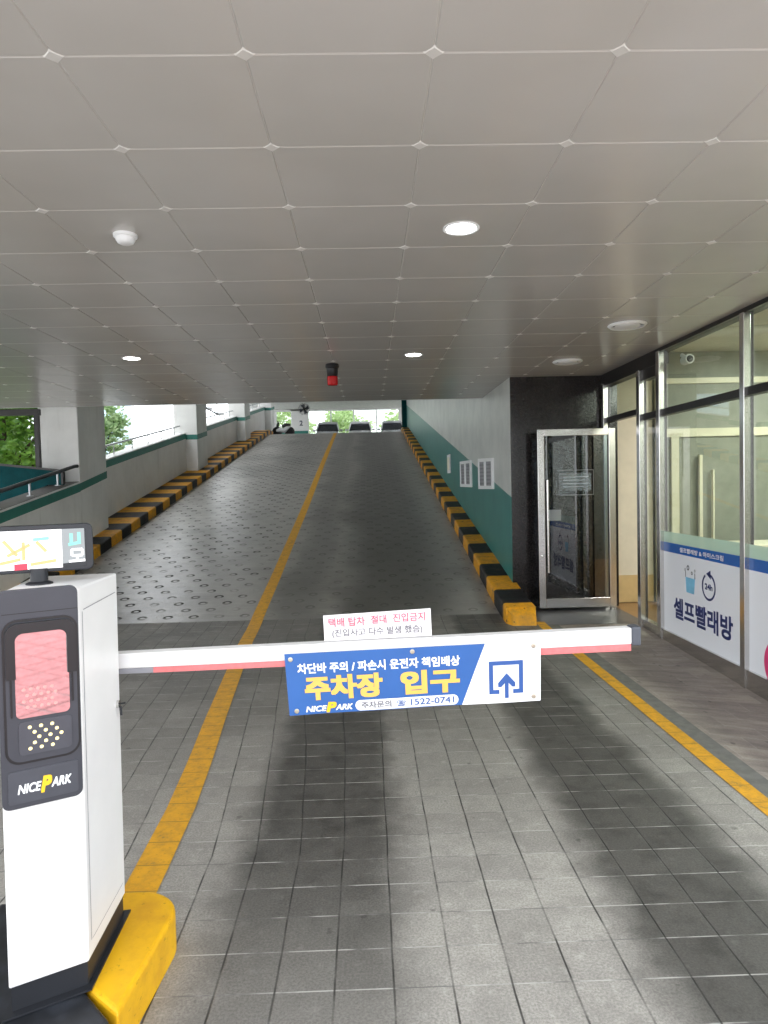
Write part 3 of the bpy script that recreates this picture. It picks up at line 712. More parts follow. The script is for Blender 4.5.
mb.box(CX + x0i * W, 3.10, CY + y0i * W, 11.244, CZ + .0035, CZ + .06, 1)
co = struct(mb.build('ceiling', ['ceiling', 'ceiling_joint']), 'white square metal panel ceiling over the entrance', 'ceiling')
cap.build('joint_cap', 'ceiling_cap', co)
mb = MB(); mb.box(CX + x0i * W - .1, 3.3, CY + y0i * W, 11.244, CZ + .07, CZ + .5)
struct(mb.build('slab_above', 'upper_ceiling'), 'building slab above the panel ceiling', 'slab')

# recessed downlights, air diffusers, detector, beacon
def downlight(x, y, label):
    o = empty('downlight', (x, y, CZ), label, 'ceiling light', 'lit round downlights in the panel ceiling')
    MB().lathe((x, y, CZ), [(.098, .001), (.1, -.004), (.094, -.008), (.084, -.006), (.08, -.001)], 40).build('trim_ring', 'white_print', o, smooth=True)
    MB().lathe((x, y, CZ), [(.078, -.0025), (.05, -.006), (.01, -.007)], 32).build('diffuser', 'lamp', o, smooth=True)
    return o
d0 = downlight(.53, 3.755, 'lit round downlight nearest the entrance, largest of the three')
copy_tree(d0, (.505, 7.36, CZ), 'lit round downlight to the side of the red beacon, toward the shop')
copy_tree(d0, (-2.43, 7.25, CZ), 'lit round downlight above the low wall, behind the smoke detector')
def diffuser(x, y, label):
    o = empty('ceiling_air_vent', (x, y, CZ), label, 'air vent', 'round air vents near the shop front')
    MB().lathe((x, y, CZ), [(.165, .001), (.17, -.006), (.15, -.022), (.135, -.020), (.128, -.004), (.128, .0)], 44).build('outer_ring', 'white_print', o, smooth=True)
    MB().lathe((x, y, CZ), [(.128, -.002), (.02, -.003)], 32).build('throat', 'grey_plastic', o)
    MB().lathe((x, y, CZ), [(.105, -.010), (.112, -.016), (.1, -.024), (.02, -.027)], 40).build('inner_disc', 'white_print', o, smooth=True)
    return o
a0 = diffuser(2.33, 6.13, 'round white air vent beside the large shop window')
copy_tree(a0, (2.32, 7.94, CZ), 'round white air vent in front of the granite wall and open door')
o = empty('smoke_detector', (-1.275, 3.775, CZ), 'white round smoke detector on the panel ceiling', 'smoke detector')
MB().lathe((-1.275, 3.775, CZ), [(.062, .0), (.062, -.014), (.056, -.018)], 36).build('base', 'white_print', o, smooth=True)
MB().lathe((-1.275, 3.775, CZ), [(.052, -.016), (.05, -.03), (.042, -.044), (.03, -.05), (.008, -.052)], 36).build('sensor_dome', 'white_print', o, smooth=True)
o = empty('ceiling_warning_light', (-.384, 7.84, CZ), 'red and black warning beacon hanging from the ceiling', 'warning light')
MB().lathe((-.384, 7.84, CZ), [(.074, .0), (.078, -.02), (.078, -.04), (.066, -.05), (.06, -.135), (.062, -.14)], 28).build('housing', 'bezel', o, smooth=True)
MB().lathe((-.384, 7.84, CZ), [(.058, -.138), (.06, -.15), (.06, -.225), (.05, -.238), (.01, -.243)], 28).build('red_lens', 'red_lens', o, smooth=True)

# ------------------------------------------------------------------ shop front
SX = 3.10
def zbase(y): return swz(3.1, y) if y < 7.9 else -1.672
so = empty('shopfront_frame', (SX, 6.3, zbase(6.3)), 'stainless steel posts and dark rails of the laundry shop front', 'window frame', kind='structure')
def post(y0, y1, ztop, xo=SX - .03):
    MB().box(xo, SX + .03, y0, y1, zbase(y0) - .02, ztop).build('post', 'steel', so, bevel=.004)
    MB().box(SX + .0301, SX + .055, y0 + .004, y1 - .004, zbase(y0) - .02, ztop).build('gasket', 'steel_dark', so)
for y0, y1, zt in ((8.93, 9.01, 1.24), (7.745, 7.835, 1.22), (7.215, 7.30, 1.34), (5.575, 5.645, 1.335), (4.0, 4.07, 1.335), (2.95, 3.0, 1.335)): post(y0, y1, zt)
mb = MB()
mb.box(SX - .01, SX + .12, 3.0, 7.30, 1.335, 1.372); mb.box(SX - .01, SX + .12, 7.30, 9.06, 1.215, 1.372)
mb.box(SX + .0, SX + .09, 7.30, 7.745, 1.10, 1.215)
mb.build('head_rail', 'steel_dark', so)
mb = MB()
for a, b in ((3.0, 4.0), (4.07, 5.575), (5.645, 7.215), (7.30, 7.745)): mb.box(SX - .012, SX + .07, a, b, .655, .725)
mb.box(SX - .012, SX + .07, 7.835, 8.93, .735, .80)
mb.build('transom_rail', 'steel_dark', so)
for a, b in ((3.0, 4.0), (4.07, 5.575), (5.645, 7.215), (7.30, 7.745)):
    mb = MB(); za, zb_ = zbase(a), zbase(b)
    mb.hexa([(SX - .015, a, za - .02), (SX + .07, a, za - .02), (SX + .07, b, zb_ - .02), (SX - .015, b, zb_ - .02)],
            [(SX - .015, a, -1.60), (SX + .07, a, -1.60), (SX + .07, b, -1.60), (SX - .015, b, -1.60)])
    mb.build('bottom_rail', 'steel', so)
wn = 5
wlab = {3.0: 'shop window nearest the camera, beyond the frame', 4.07: 'shop window pane with white film at the picture edge', 5.645: 'large shop window with white laundry sign film', 7.30: 'narrow sidelight window beside the shop doorway'}
wins = {}
for a, b in ((3.0, 4.0), (4.07, 5.575), (5.645, 7.215), (7.30, 7.745)):
    o = empty('window_%d' % wn, (SX, (a + b) / 2, -1.6), wlab[a], 'window', kind='structure'); wn += 1
    MB().box(SX + .02, SX + .028, a, b, -1.6, .655).build('pane', 'glass', o)
    MB().box(SX + .02, SX + .028, a, b, .725, 1.335 if a < 7 else 1.10).build('upper_pane', 'glass', o)
    wins[a] = o
o = empty('window_%d' % wn, (SX, 8.4, .8), 'dark transom window over the shop doorway', 'window', kind='structure')
MB().box(SX + .02, SX + .028, 7.835, 8.93, .80, 1.215).build('pane', 'glass', o)

def film_map(ya, yb):       # s from far end (left in view) to near end, t down from z=-.55
    def f(s, t, d=0.0): return Vector((SX + .014 - d, yb + (ya - yb) * s, -0.56 - 1.04 * t))
    return f
for a, b in ((3.0, 4.0), (4.07, 5.575), (5.645, 7.215)):
    w = wins[a]
    MB().box(SX + .012, SX + .018, a, b, -1.60, -.77).build('white_film', 'film_white', w)
    MB().box(SX + .012, SX + .018, a, b, -.77, -.672).build('blue_band', 'film_blue', w)
    MB().box(SX + .0145, SX + .018, a, b, -.672, -.56).build('frosted_band', 'film_pale', w)
w = wins[5.645]; fm = film_map(5.645, 7.215)
def S(y): return (7.215 - y) / 1.57
def T(z): return (-.56 - z) / 1.04
lettering('셀프빨래방 & 아이스크림', (S(6.84), S(5.985), T(-.698), T(-.747)), fm, 'white_print', w, bold=.015, depth=.004, label='white lettering on the blue band')
lettering('셀프빨래방', (S(6.98), S(5.825), T(-1.215), T(-1.435)), fm, 'navy', w, bold=.03, depth=.004, label='large navy lettering')
# washing tub icon with bubbles
b0, b1 = S(6.73), S(6.50); t0, t1 = T(-.98), T(-1.13)
shape([[(b0 + .01, t0), (b1 - .01, t0), (b1 - .022, t1), (b0 + .022, t1)]], fm, 'light_blue', w, 'tub_icon', .004)
pol = ringpolys(S(6.66), T(-.885), .008, .017, 0, 2 * PI, 1.57 / 1.04) + ringpolys(S(6.58), T(-.93), .005, .011, 0, 2 * PI, 1.57 / 1.04) + ringpolys(S(6.72), T(-.91), .004, .009, 0, 2 * PI, 1.57 / 1.04) + ringpolys(S(6.52), T(-.90), .005, .009, 0, 2 * PI, 1.57 / 1.04)
pol += [[(b0 + .008, t0 - .055), (b0 + .016, t0 - .055), (b0 + .016, t0), (b0 + .008, t0)], [(b1 - .016, t0 - .055), (b1 - .008, t0 - .055), (b1 - .008, t0), (b1 - .016, t0)]]
shape(pol, fm, 'grey_plastic', w, 'bubble_icon', .004)
cs, ct = S(6.25), T(-1.015)
pol = ringpolys(cs, ct, .068, .082, -PI / 2 + .15, 1.5 * PI - .55, 1.57 / 1.04)
pol += [[(cs - .028, ct - .115), (cs + .022, ct - .152), (cs + .026, ct - .07)]]
shape(pol, fm, 'navy', w, 'clock_icon', .004)
lettering('24h', (cs - .045, cs + .045, ct - .028, ct + .028), fm, 'navy', w, bold=.03, depth=.004)
w = wins[4.07]; fm2 = film_map(4.07, 5.575)
shape(ringpolys((5.575 - 5.14) / 1.505, T(-1.47), .10, .145, 0, 2 * PI, 1.505 / 1.04, 36), fm2, 'pink_print', w, 'ring_print', .004)

# shop interior
mb = MB(); mb.box(3.2, 7.2, 9.3, 9.45, -1.9, 2.0); struct(mb.build('wall_shop_back', 'grey_wall'), 'grey green inner wall of the laundry shop', 'wall')
mb = MB(); mb.box(3.3, 3.85, 9.27, 9.30, -1.31, 2.0); struct(mb.build('wall_shop_entry', 'beige_wall'), 'beige inner wall seen through the doorway', 'wall')
mb = MB(); mb.box(3.3, 3.85, 9.262, 9.30, -1.68, -1.31); struct(mb.build('trim_2', 'tan_wall'), 'tan wainscot at the foot of the beige entry wall', 'trim')
mb = MB(); mb.box(7.2, 7.35, 2.9, 9.45, -1.9, 2.0); struct(mb.build('wall_shop_side', 'grey_wall'), 'far side wall of the laundry shop', 'wall')
mb = MB(); mb.box(3.2, 7.2, 2.8, 2.95, -1.9, 2.0); struct(mb.build('wall_shop_front', 'grey_wall'), 'near end wall of the laundry shop', 'wall')
mb = MB(); mb.box(3.17, 7.2, 2.95, 9.3, -1.9, -1.69); struct(mb.build('floor_shop', 'brown_floor'), 'brown floor of the laundry shop', 'floor')
mb = MB(); mb.box(3.22, 7.2, 2.95, 9.3, 1.70, 1.8); mb.box(3.2, 3.26, 2.95, 9.3, 1.372, 1.70); struct(mb.build('ceiling_shop', 'shop_ceiling'), 'pale ceiling inside the laundry shop', 'ceiling')
o = empty('interior_partition', (4.6, 9.2, -1.69), 'cream framed partition at the back of the laundry shop', 'partition', kind='structure')
mb = MB()
mb.box(3.88, 7.1, 9.2, 9.26, 1.262, 1.335); mb.box(3.88, 7.1, 9.2, 9.26, .55, .66); mb.box(3.88, 3.95, 9.2, 9.26, -1.69, 1.262)
for x in (4.08, 5.6, 7.0): mb.box(x, x + .10, 9.19, 9.26, -1.69, .55)
mb.build('frame', 'cream', o)
mb = MB(); mb.box(4.44, 4.48, 9.15, 9.20, -1.69, .3); mb.box(4.62, 4.64, 9.15, 9.20, -1.69, .1); mb.build('door_post', 'cream', o)
mb = MB(); mb.box(3.95, 7.0, 9.23, 9.245, -1.69, 1.262); mb.build('panel', 'grey_wall', o)
# shelf counter in the shop
o = empty('folding_table', (5.2, 8.3, -1.69), 'pale laundry folding counter inside the shop', 'counter')
MB().box(4.5, 6.6, 8.0, 8.6, -.86, -.81).build('worktop', 'cream', o, bevel=.01)
MB().box(4.55, 6.55, 8.05, 8.55, -1.69, -.86).build('cabinet', 'grey_wall', o)
for x in (5.05, 5.55, 6.05): MB().box(x - .004, x + .004, 8.04, 8.05, -1.62, -.9).build('door_gap', 'steel_dark', o)
# shop ceiling lamps and tube
for k, (x, y, lb) in enumerate(((4.9, 5.4, 'ceiling light panel inside the shop, by the picture edge'), (5.6, 7.6, 'ceiling light panel at the back of the shop'), (5.2, 3.6, 'ceiling light panel inside the shop near the street'))):
    o = empty('shop_ceiling_light', (x, y, 1.70), lb, 'ceiling light')
    MB().box(x - .32, x + .32, y - .32, y + .32, 1.665, 1.70).build('frame', 'white_print', o, bevel=.005)
    MB().box(x - .29, x + .29, y - .29, y + .29, 1.655, 1.664).build('diffuser', 'shop_lamp', o)
o = empty('ceiling_duct', (4.2, 7.3, 1.5), 'pale pipe hanging under the shop ceiling', 'pipe')
MB().tube([(3.6, 7.6, 1.58), (5.6, 7.2, 1.58)], .06, 16).build('pipe', 'shop_ceiling', o, smooth=True)
for x, y in ((3.9, 7.54), (4.9, 7.34)): MB().tube([(x, y, 1.62), (x, y, 1.70)], .012, 8).build('hanger', 'rail', o)
# cctv
o = empty('wall_mounted_security_camera', (3.26, 6.98, 1.20), 'white security camera behind the upper shop window', 'security camera')
MB().tube([(3.245, 7.06, 1.26), (3.26, 7.0, 1.22)], .02, 12).build('bracket', 'white_print', o, smooth=True)
MB().lathe((3.27, 6.95, 1.20), [(.035, .13), (.045, .11), (.05, .0), (.045, -.02)], 24, axis='y').build('housing', 'white_print', o, smooth=True)
MB().lathe((3.27, 6.95, 1.20), [(.036, -.018), (.03, -.026), (.008, -.028)], 20, axis='y').build('lens', 'bezel', o, smooth=True)

# open glass door
o = empty('door_1', (3.1, 8.72, -1.665), 'open stainless framed glass door standing across the granite wall', 'door', kind='structure')
DX0, DX1, DY, DZ0, DZ1 = 2.145, 3.14, 8.72, -1.628, .652
mb = MB(); fw = .085
mb.box(DX0, DX0 + fw, DY - .022, DY + .022, DZ0, DZ1); mb.box(DX1 - fw, DX1, DY - .022, DY + .022, DZ0, DZ1)
mb.box(DX0 + fw, DX1 - fw, DY - .022, DY + .022, DZ1 - fw, DZ1); mb.box(DX0 + fw, DX1 - fw, DY - .022, DY + .022, DZ0, DZ0 + .12)
mb.build('door_frame', 'steel', o, bevel=.004)
mb = MB(); mb.box(DX0 + fw - .002, DX1 - fw + .002, DY - .006, DY + .006, DZ0 + .118, DZ1 - fw + .002); mb.build('glass_pane', 'door_glass', o)
mb = MB()
for a in (0, 1): 
    x = (DX0 + fw) if a == 0 else (DX1 - fw - .012)
    mb.box(x, x + .012, DY - .012, DY + .012, DZ0 + .12, DZ1 - fw)
mb.build('glazing_bead', 'steel_dark', o)
mb = MB(); hx = DX0 + fw + .028; mb.tube([(hx, DY - .06, -1.17), (hx, DY - .06, .01)], .014, 14)
for z in (-1.10, -.06): mb.tube([(hx, DY - .06, z), (hx, DY + .0, z)], .009, 10)
mb.build('handle', 'steel', o, smooth=True)
mb = MB(); mb.box(DX1 - .07, DX1 - .01, DY - .025, DY + .025, -1.66, DZ0); mb.lathe((DX1 - .04, DY, -1.672), [(.04, 0), (.04, .012), (.02, .014)], 16); mb.build('pivot', 'steel', o)
mb = MB(); mb.lathe((DX0 + .045, DY - .022, -.96), [(.018, .0), (.018, -.012), (.008, -.014)], 16, axis='y'); mb.build('lock', 'steel', o, smooth=True)
fmd = bilinear((2.42, DY - .007, .13), (2.86, DY - .007, .13), (2.86, DY - .007, -.19), (2.42, DY - .007, -.19), (0, -1, 0))
n = shape([[(.02, .12), (.93, .12), (.93, .82), (.02, .82)]], fmd, 'film_notice', o, 'notice', .001)
pol = []
for k in range(4): pol.append([(.12, .26 + .13 * k), (.84 - .12 * (k % 2), .26 + .13 * k), (.84 - .12 * (k % 2), .29 + .13 * k), (.12, .29 + .13 * k)])
for a, b, c, d in ((0, 1, 0, .012), (0, 1, .985, 1), (0, .008, 0, 1), (.992, 1, 0, 1)): pol.append([(a, c), (b, c), (b, d), (a, d)])
shape(pol, fmd, 'print_faint', o, 'notice_print', .002)
fmd2 = bilinear((2.262, DY - .007, -.37), (2.44, DY - .007, -.37), (2.44, DY - .007, -.51), (2.262, DY - .007, -.51), (0, -1, 0))
shape([[(0, 0), (1, 0), (1, 1), (0, 1)]], fmd2, 'print_faint', o, 'sticker', .001)

# ------------------------------------------------------------------ barrier kiosk
C_ = Vector((-.900, 2.085, 0)); L_ = Vector((-1.090, 1.977, 0)); B_ = Vector((-.915, 2.445, 0)); BL_ = Vector((-1.185, 2.40, 0))
ZT, ZB, ZI = -.290, -1.45, -1.53
k = empty('parking_barrier', (-1.02, 2.22, ZI), 'white and charcoal parking barrier kiosk with lit display and lowered boom', 'parking barrier')
def P3(v, z): return (v.x + .0115 * (z - ZI), v.y, z)      # the cabinet leans a touch
def scaled(f): 
    c = (C_ + L_ + B_ + BL_) / 4; return [c + (v - c) * f for v in (L_, C_, B_, BL_)]
mb = MB(); q = [L_, C_, B_, BL_]; mb.prism([P3(v, ZB) for v in q], (.0115 * (ZT - ZB), 0, ZT - ZB))
mb.build('cabinet', 'white_metal', k, bevel=.006)
mb = MB(); mb.prism([P3(v, ZI) for v in scaled(.955)], (0, 0, ZB - ZI + .002)); mb.build('plinth', 'black_metal', k)
mb = MB(); mb.prism([P3(v, ZI) for v in scaled(1.10)], (0, 0, .006)); mb.build('base_plate', 'black_metal', k)
# side panel seams (grooves shown as slim dark gaskets) and lock
nside = Vector((B_ - C_)).cross(Vector((0, 0, 1))).normalized()
fs_ = bilinear(P3(C_, ZT), P3(B_, ZT), P3(B_, ZB), P3(C_, ZB), nside)
mb = MB()
def bar(f, s0, t0, s1, t1, w, d, mb):
    mb.add([f(s0, t0 - w, d), f(s1, t1 - w, d), f(s1, t1 + w, d), f(s0, t0 + w, d)], [(0, 1, 2, 3)])
bar(fs_, .10, .062, .93, .056, .0014, .0006, mb); bar(fs_, .10, .955, .93, .955, .0012, .0006, mb)
mb.add([fs_(.07, .066, .0006), fs_(.082, .066, .0006), fs_(.082, .955, .0006), fs_(.07, .955, .0006)], [(0, 1, 2, 3)])
mb.build('door_seam', 'grey_print', k)
lk = fs_(.90, .395, 0)
mb = MB(); mb.lathe((lk.x, lk.y, lk.z), [(.013, 0), (.013, .01), (.005, .012)], 16, axis='x'); 
mb.build('lock', 'steel', k, smooth=True)
mb = MB(); mb.tube([(lk.x + .01, lk.y, lk.z), (lk.x + .03, lk.y - .002, lk.z + .004)], .003, 8); mb.tube([(lk.x + .012, lk.y, lk.z - .008), (lk.x + .014, lk.y, lk.z - .04)], .0045, 8)
mb.build('key', 'black_metal', k, smooth=True)
# front fascia
nf = (C_ - L_).cross(Vector((0, 0, 1))).normalized()
FT, FB = ZT + .012, -.917
ff = bilinear(P3(L_, FT), P3(C_, FT), P3(C_, FB), P3(L_, FB), nf)     # s 0..1 over .2185 m, t 0..1 over .686 m
FWm, FHm = (C_ - L_).length, FT - FB
def rrect(s0, s1, t0, t1, r, n=6, corners=(1, 1, 1, 1)):
    rs, rt = r / FWm, r / FHm; out = []
    for (cs, ct, a0, on) in ((s1 - rs, t0 + rt, -PI / 2, corners[1]), (s1 - rs, t1 - rt, 0, corners[2]), (s0 + rs, t1 - rt, PI / 2, corners[3]), (s0 + rs, t0 + rt, PI, corners[0])):
        if on: out += [(cs + rs * math.cos(a0 + PI / 2 * i / n), ct + rt * math.sin(a0 + PI / 2 * i / n)) for i in range(n + 1)]
        else: out.append((s1 if cs > (s0 + s1) / 2 else s0, t0 if ct < (t0 + t1) / 2 else t1))
    return out
def slabpoly(poly, d0, d1, name, mat, parent, bevel=0.0, f=ff):
    mb = MB(); a = [f(s, t, d0) for s, t in poly]; b = [f(s, t, d1) for s, t in poly]; n = len(poly)
    mb.add(a + b, [tuple(range(n)), tuple(range(n, 2 * n))] + [(i, (i + 1) % n, n + (i + 1) % n, n + i) for i in range(n)])
    return mb.build(name, mat, parent, bevel=bevel)
fa = slabpoly(rrect(.0, .985, 0, 1, .022), .0, .016, 'fascia', 'panel_dark', k, bevel=.003)
mb = MB(); bar(ff, .06, .108, .97, .108, .0018, .0165, mb); mb.build('fascia_seam', 'bezel', fa)
sur = slabpoly(rrect(.055, .97, .135, .795, .04), .016, .019, 'surround', 'bezel', fa)
slabpoly(rrect(.085, .945, .147, .785, .036), .0185, .0196, 'inner_fascia', 'panel_dark', fa)
# hood: inverted U around the window
def uhood(s0, s1, t0, t1, w, tl, name):
    outer = rrect(s0, s1, t0, t1, .034, corners=(1, 1, 0, 0)); inner = rrect(s0 + w, s1 - w, t0 + w * .62, t1 + .001, .022, corners=(1, 1, 0, 0))
    mb = MB()
    # strips of quads between matching points
    def arc(s0, s1, t0, t1, r, n=8):
        rs, rt = r / FWm, r / FHm
        pts = [(s0, t1)] + [(s0 + rs - rs * math.cos(PI / 2 * i / n), t0 + rt - rt * math.sin(PI / 2 * i / n)) for i in range(n + 1)]
        pts += [(s1 - rs + rs * math.sin(PI / 2 * i / n), t0 + rt - rt * math.cos(PI / 2 * i / n)) for i in range(n + 1)] + [(s1, t1)]
        return pts
    A = arc(s0, s1, t0, t1, .034); B = arc(s0 + w, s1 - w, t0 + w * .40, t1, .022)
    n = len(A); d0, d1 = .0185, .034
    vs = [ff(s, t, d1) for s, t in A] + [ff(s, t, d1) for s, t in B] + [ff(s, t, d0) for s, t in A] + [ff(s, t, d0) for s, t in B]
    fs = []
    for i in range(n - 1): fs += [(i, i + 1, n + i + 1, n + i), (2 * n + i, 2 * n + i + 1, i + 1, i), (n + i, n + i + 1, 3 * n + i + 1, 3 * n + i)]
    fs += [(0, n, 3 * n, 2 * n), (n - 1, 2 * n - 1, 4 * n - 1, 3 * n - 1)]
    mb.add(vs, fs); return mb.build(name, 'bezel', fa)
uhood(.09, .94, .150, .40, .115, .3, 'hood')
scr = slabpoly(rrect(.195, .845, .185, .585, .014), .0196, .0235, 'screen', 'screen_glass', k)
# red led matrix behind the glass
mb = MB()
for i in range(5):
    for j in range(4):
        s, t = .29 + .085 * i + .04 * (j % 2), .455 + .027 * j
        mb.add([ff(s + .024 * math.cos(a), t + .0078 * math.sin(a), .0240) for a in [2 * PI * q_ / 10 for q_ in range(10)]], [tuple(range(10))])
mb.build('led_matrix', 'led_red', scr)
for s, t0_, t1_ in ((.145, .32, .575), (.885, .32, .54)): slabpoly([(s - .012, t0_), (s + .012, t0_), (s + .012, t1_), (s - .012, t1_)], .0196, .024, 'guide_slot', 'bezel', fa)
arr = slabpoly(rrect(.22, .86, .602, .755, .012), .0196, .0225, 'arrow_window', 'plate', k)
mb = MB()
for c in range(3):
    for r_, dx in enumerate((0, .055, .11, .055, 0)):
        s, t = .35 + .135 * c + dx, .630 + .0245 * r_
        mb.add([ff(s + .024 * math.cos(a), t + .0080 * math.sin(a), .0232) for a in [2 * PI * q_ / 12 for q_ in range(12)]], [tuple(range(12))])
mb.build('arrow_leds', 'led_yellow', arr)
pl = slabpoly(rrect(.075, .925, .825, .975, .008), .0162, .0185, 'name_plate', 'plate', k)
lettering('NICE', (.185, .47, .888, .932), ff, 'white_print', pl, shear=.25, bold=.03, depth=.0192)
lettering('P', (.46, .60, .868, .945), ff, 'logo_yellow', pl, shear=.25, bold=.05, depth=.0192, label='yellow letter P of the logo')
lettering('ARK', (.59, .84, .884, .928), ff, 'white_print', pl, shear=.25, bold=.03, depth=.0192)
# display on a short pole
MB().lathe((-1.055, 2.20, 0), [(.04, ZT - .002), (.04, ZT + .004), (.026, ZT + .01), (.026, -.24)], 24).build('display_pole', 'black_metal', k, smooth=True)
dtl, dtr = Vector((-1.33, 2.085, -.104)), Vector((-.905, 2.26, -.103))
dn = (dtr - dtl).cross(Vector((0, 0, 1))).normalized()
DW, DH = (dtr - dtl).length, .150
fd = bilinear(dtl, dtr, dtr - Vector((0, 0, DH)), dtl - Vector((0, 0, DH)), dn)
def drect(s0, s1, t0, t1, r, n=5):
    rs, rt = r / DW, r / DH; out = []
    for (cs, ct, a0) in ((s1 - rs, t0 + rt, -PI / 2), (s1 - rs, t1 - rt, 0), (s0 + rs, t1 - rt, PI / 2), (s0 + rs, t0 + rt, PI)):
        out += [(cs + rs * math.cos(a0 + PI / 2 * i / n), ct + rt * math.sin(a0 + PI / 2 * i / n)) for i in range(n + 1)]
    return out
ds = slabpoly(drect(0, 1, 0, 1, .02), -.055, 0, 'display_case', 'black_metal', k, bevel=.004, f=fd)
slabpoly(drect(.015, .955, .09, .93, .006), 0, .002, 'screen', 'disp_black', ds, f=fd)
shape([[(.02, .10), (.80, .10), (.80, .92), (.02, .92)]], fd, 'disp_white', ds, 'screen_image', .003)
shape([[(.80, .10), (.945, .10), (.945, .80), (.80, .84)]], fd, 'disp_grey', ds, 'screen_side_image', .003)
def strokes(segs, w, mat, name):
    for a, b in segs:
        pol = []
        a, b = Vector((a[0] * DW, a[1] * DH)), Vector((b[0] * DW, b[1] * DH)); n = (b - a).normalized(); n = Vector((-n.y, n.x)) * w / 2
        pol.append([((p.x) / DW, (p.y) / DH) for p in (a + n, b + n, b - n, a - n)])
        shape(pol, fd, mat, ds, name, .004)
strokes([((.12, .78), (.24, .40)), ((.24, .40), (.34, .82)), ((.36, .30), (.36, .60)), ((.40, .78), (.54, .70)), ((.44, .30), (.52, .62)), ((.56, .34), (.56, .72)), ((.60, .82), (.76, .76)), ((.64, .34), (.70, .56)), ((.46, .62), (.60, .40))], .010, 'disp_orange', 'orange_stroke')
strokes([((.84, .44), (.92, .40)), ((.86, .20), (.86, .46)), ((.91, .18), (.91, .44)), ((.62, .30), (.72, .28)), ((.20, .18), (.20, .42)), ((.05, .2), (.05, .5))], .010, 'disp_teal', 'teal_stroke')
strokes([((.86, .55), (.93, .55)), ((.93, .55), (.93, .68)), ((.93, .68), (.86, .68)), ((.86, .68), (.86, .55)), ((.895, .68), (.895, .80)), ((.84, .80), (.945, .79))], .008, 'disp_white', 'white_stroke')
strokes([((.12, .62), (.12, .90)), ((.30, .66), (.30, .90)), ((.33, .12), (.36, .17))], .007, 'disp_black', 'dark_stroke')
shape([[(.50, .80), (.58, .79), (.58, .92), (.50, .925)]], fd, 'disp_red', ds, 'red_mark', .004)
# boom
BY0, BY1 = 2.49, 2.54
def bz(x): return -.590 + .0224 * (x + .924)
XE = .953
mb = MB(); mb.hexa([(-1.12, BY0, bz(-1.12) - .055), (XE, BY0, bz(XE) - .060), (XE, BY1, bz(XE) - .060), (-1.12, BY1, bz(-1.12) - .055)],
                   [(-1.12, BY0, bz(-1.12)), (XE, BY0, bz(XE)), (XE, BY1, bz(XE)), (-1.12, BY1, bz(-1.12))])
bo = mb.build('boom_arm', 'white_metal', k, bevel=.004)
mb = MB(); mb.hexa([(-.80, BY0 + .003, bz(-.8) - .076), (XE - .002, BY0 + .003, bz(XE) - .085), (XE - .002, BY1 - .003, bz(XE) - .085), (-.80, BY1 - .003, bz(-.8) - .076)],
                   [(-.80, BY0 + .003, bz(-.8) - .056), (XE - .002, BY0 + .003, bz(XE) - .0605), (XE - .002, BY1 - .003, bz(XE) - .0605), (-.80, BY1 - .003, bz(-.8) - .056)])
mb.build('reflector_strip', 'red_reflector', bo)
mb = MB(); mb.hexa([(-1.12, BY0 + .003, bz(-1.12) - .073), (-.80, BY0 + .003, bz(-.8) - .076), (-.80, BY1 - .003, bz(-.8) - .076), (-1.12, BY1 - .003, bz(-1.12) - .073)],
                   [(-1.12, BY0 + .003, bz(-1.12) - .0555), (-.80, BY0 + .003, bz(-.8) - .056), (-.80, BY1 - .003, bz(-.8) - .056), (-1.12, BY1 - .003, bz(-1.12) - .0555)])
mb.build('strip_end', 'grey_print', bo)
mb = MB(); mb.box(XE, XE + .034, BY0 - .003, BY1 + .003, bz(XE) - .066, bz(XE) + .004); mb.build('end_cap', 'grey_plastic', bo, bevel=.005)
mb = MB(); mb.lathe((-1.06, 2.42, bz(-1.06) - .03), [(.055, 0), (.055, .066), (.02, .069)], 24, axis='y'); mb.build('boom_hub', 'black_metal', k, smooth=True)

# banner
bt = empty('barrier_banner', (.15, 2.478, -.83), 'blue and white hanging banner with large yellow entrance lettering', 'banner')
fb = bilinear((-.322, 2.478, -.606), (.612, 2.478, -.583), (.609, 2.478, -.803), (-.308, 2.478, -.830), (0, -1, 0), wave=.005)
NSx, NTx = 40, 12
def sheet(d0, s0f, s1f, name, mat, thick=.0012, parent=bt):
    mb = MB(); vs = []; fs = []
    for dd in (d0, d0 - thick):
        for j in range(NTx + 1):
            t = j / NTx
            for i in range(NSx + 1):
                s = s0f(t) + (s1f(t) - s0f(t)) * i / NSx; vs.append(fb(s, t, dd))
    n1 = (NSx + 1) * (NTx + 1)
    for lay in (0, n1):
        for j in range(NTx):
            for i in range(NSx):
                a = lay + j * (NSx + 1) + i; fs.append((a, a + 1, a + NSx + 2, a + NSx + 1))
    bd = [i for i in range(NSx + 1)] + [(j + 1) * (NSx + 1) - 1 for j in range(1, NTx + 1)] + [NTx * (NSx + 1) + i for i in range(NSx - 1, -1, -1)] + [j * (NSx + 1) for j in range(NTx - 1, 0, -1)]
    for a, b in zip(bd, bd[1:] + bd[:1]): fs.append((a, b, n1 + b, n1 + a))
    mb.add(vs, fs); return mb.build(name, mat, parent, smooth=True)
dg_ = lambda t: .782 - .096 * t
sheet(0, lambda t: 0, dg_, 'blue_field', 'blue_vinyl'); sheet(0, dg_, lambda t: 1, 'white_field', 'white_vinyl')
D = .0022
lettering('차단바 주의 / 파손시 운전자 책임배상', (.046, .682, .165, .335), fb, 'white_print', bt, bold=.03, depth=D, fine=True)
lettering('주차장', (.068, .375, .375, .775), fb, 'yellow_print', bt, bold=.045, depth=D, label='large yellow lettering', fine=True)
lettering('입구', (.445, .680, .375, .775), fb, 'yellow_print', bt, bold=.045, depth=D, label='large yellow lettering', fine=True)
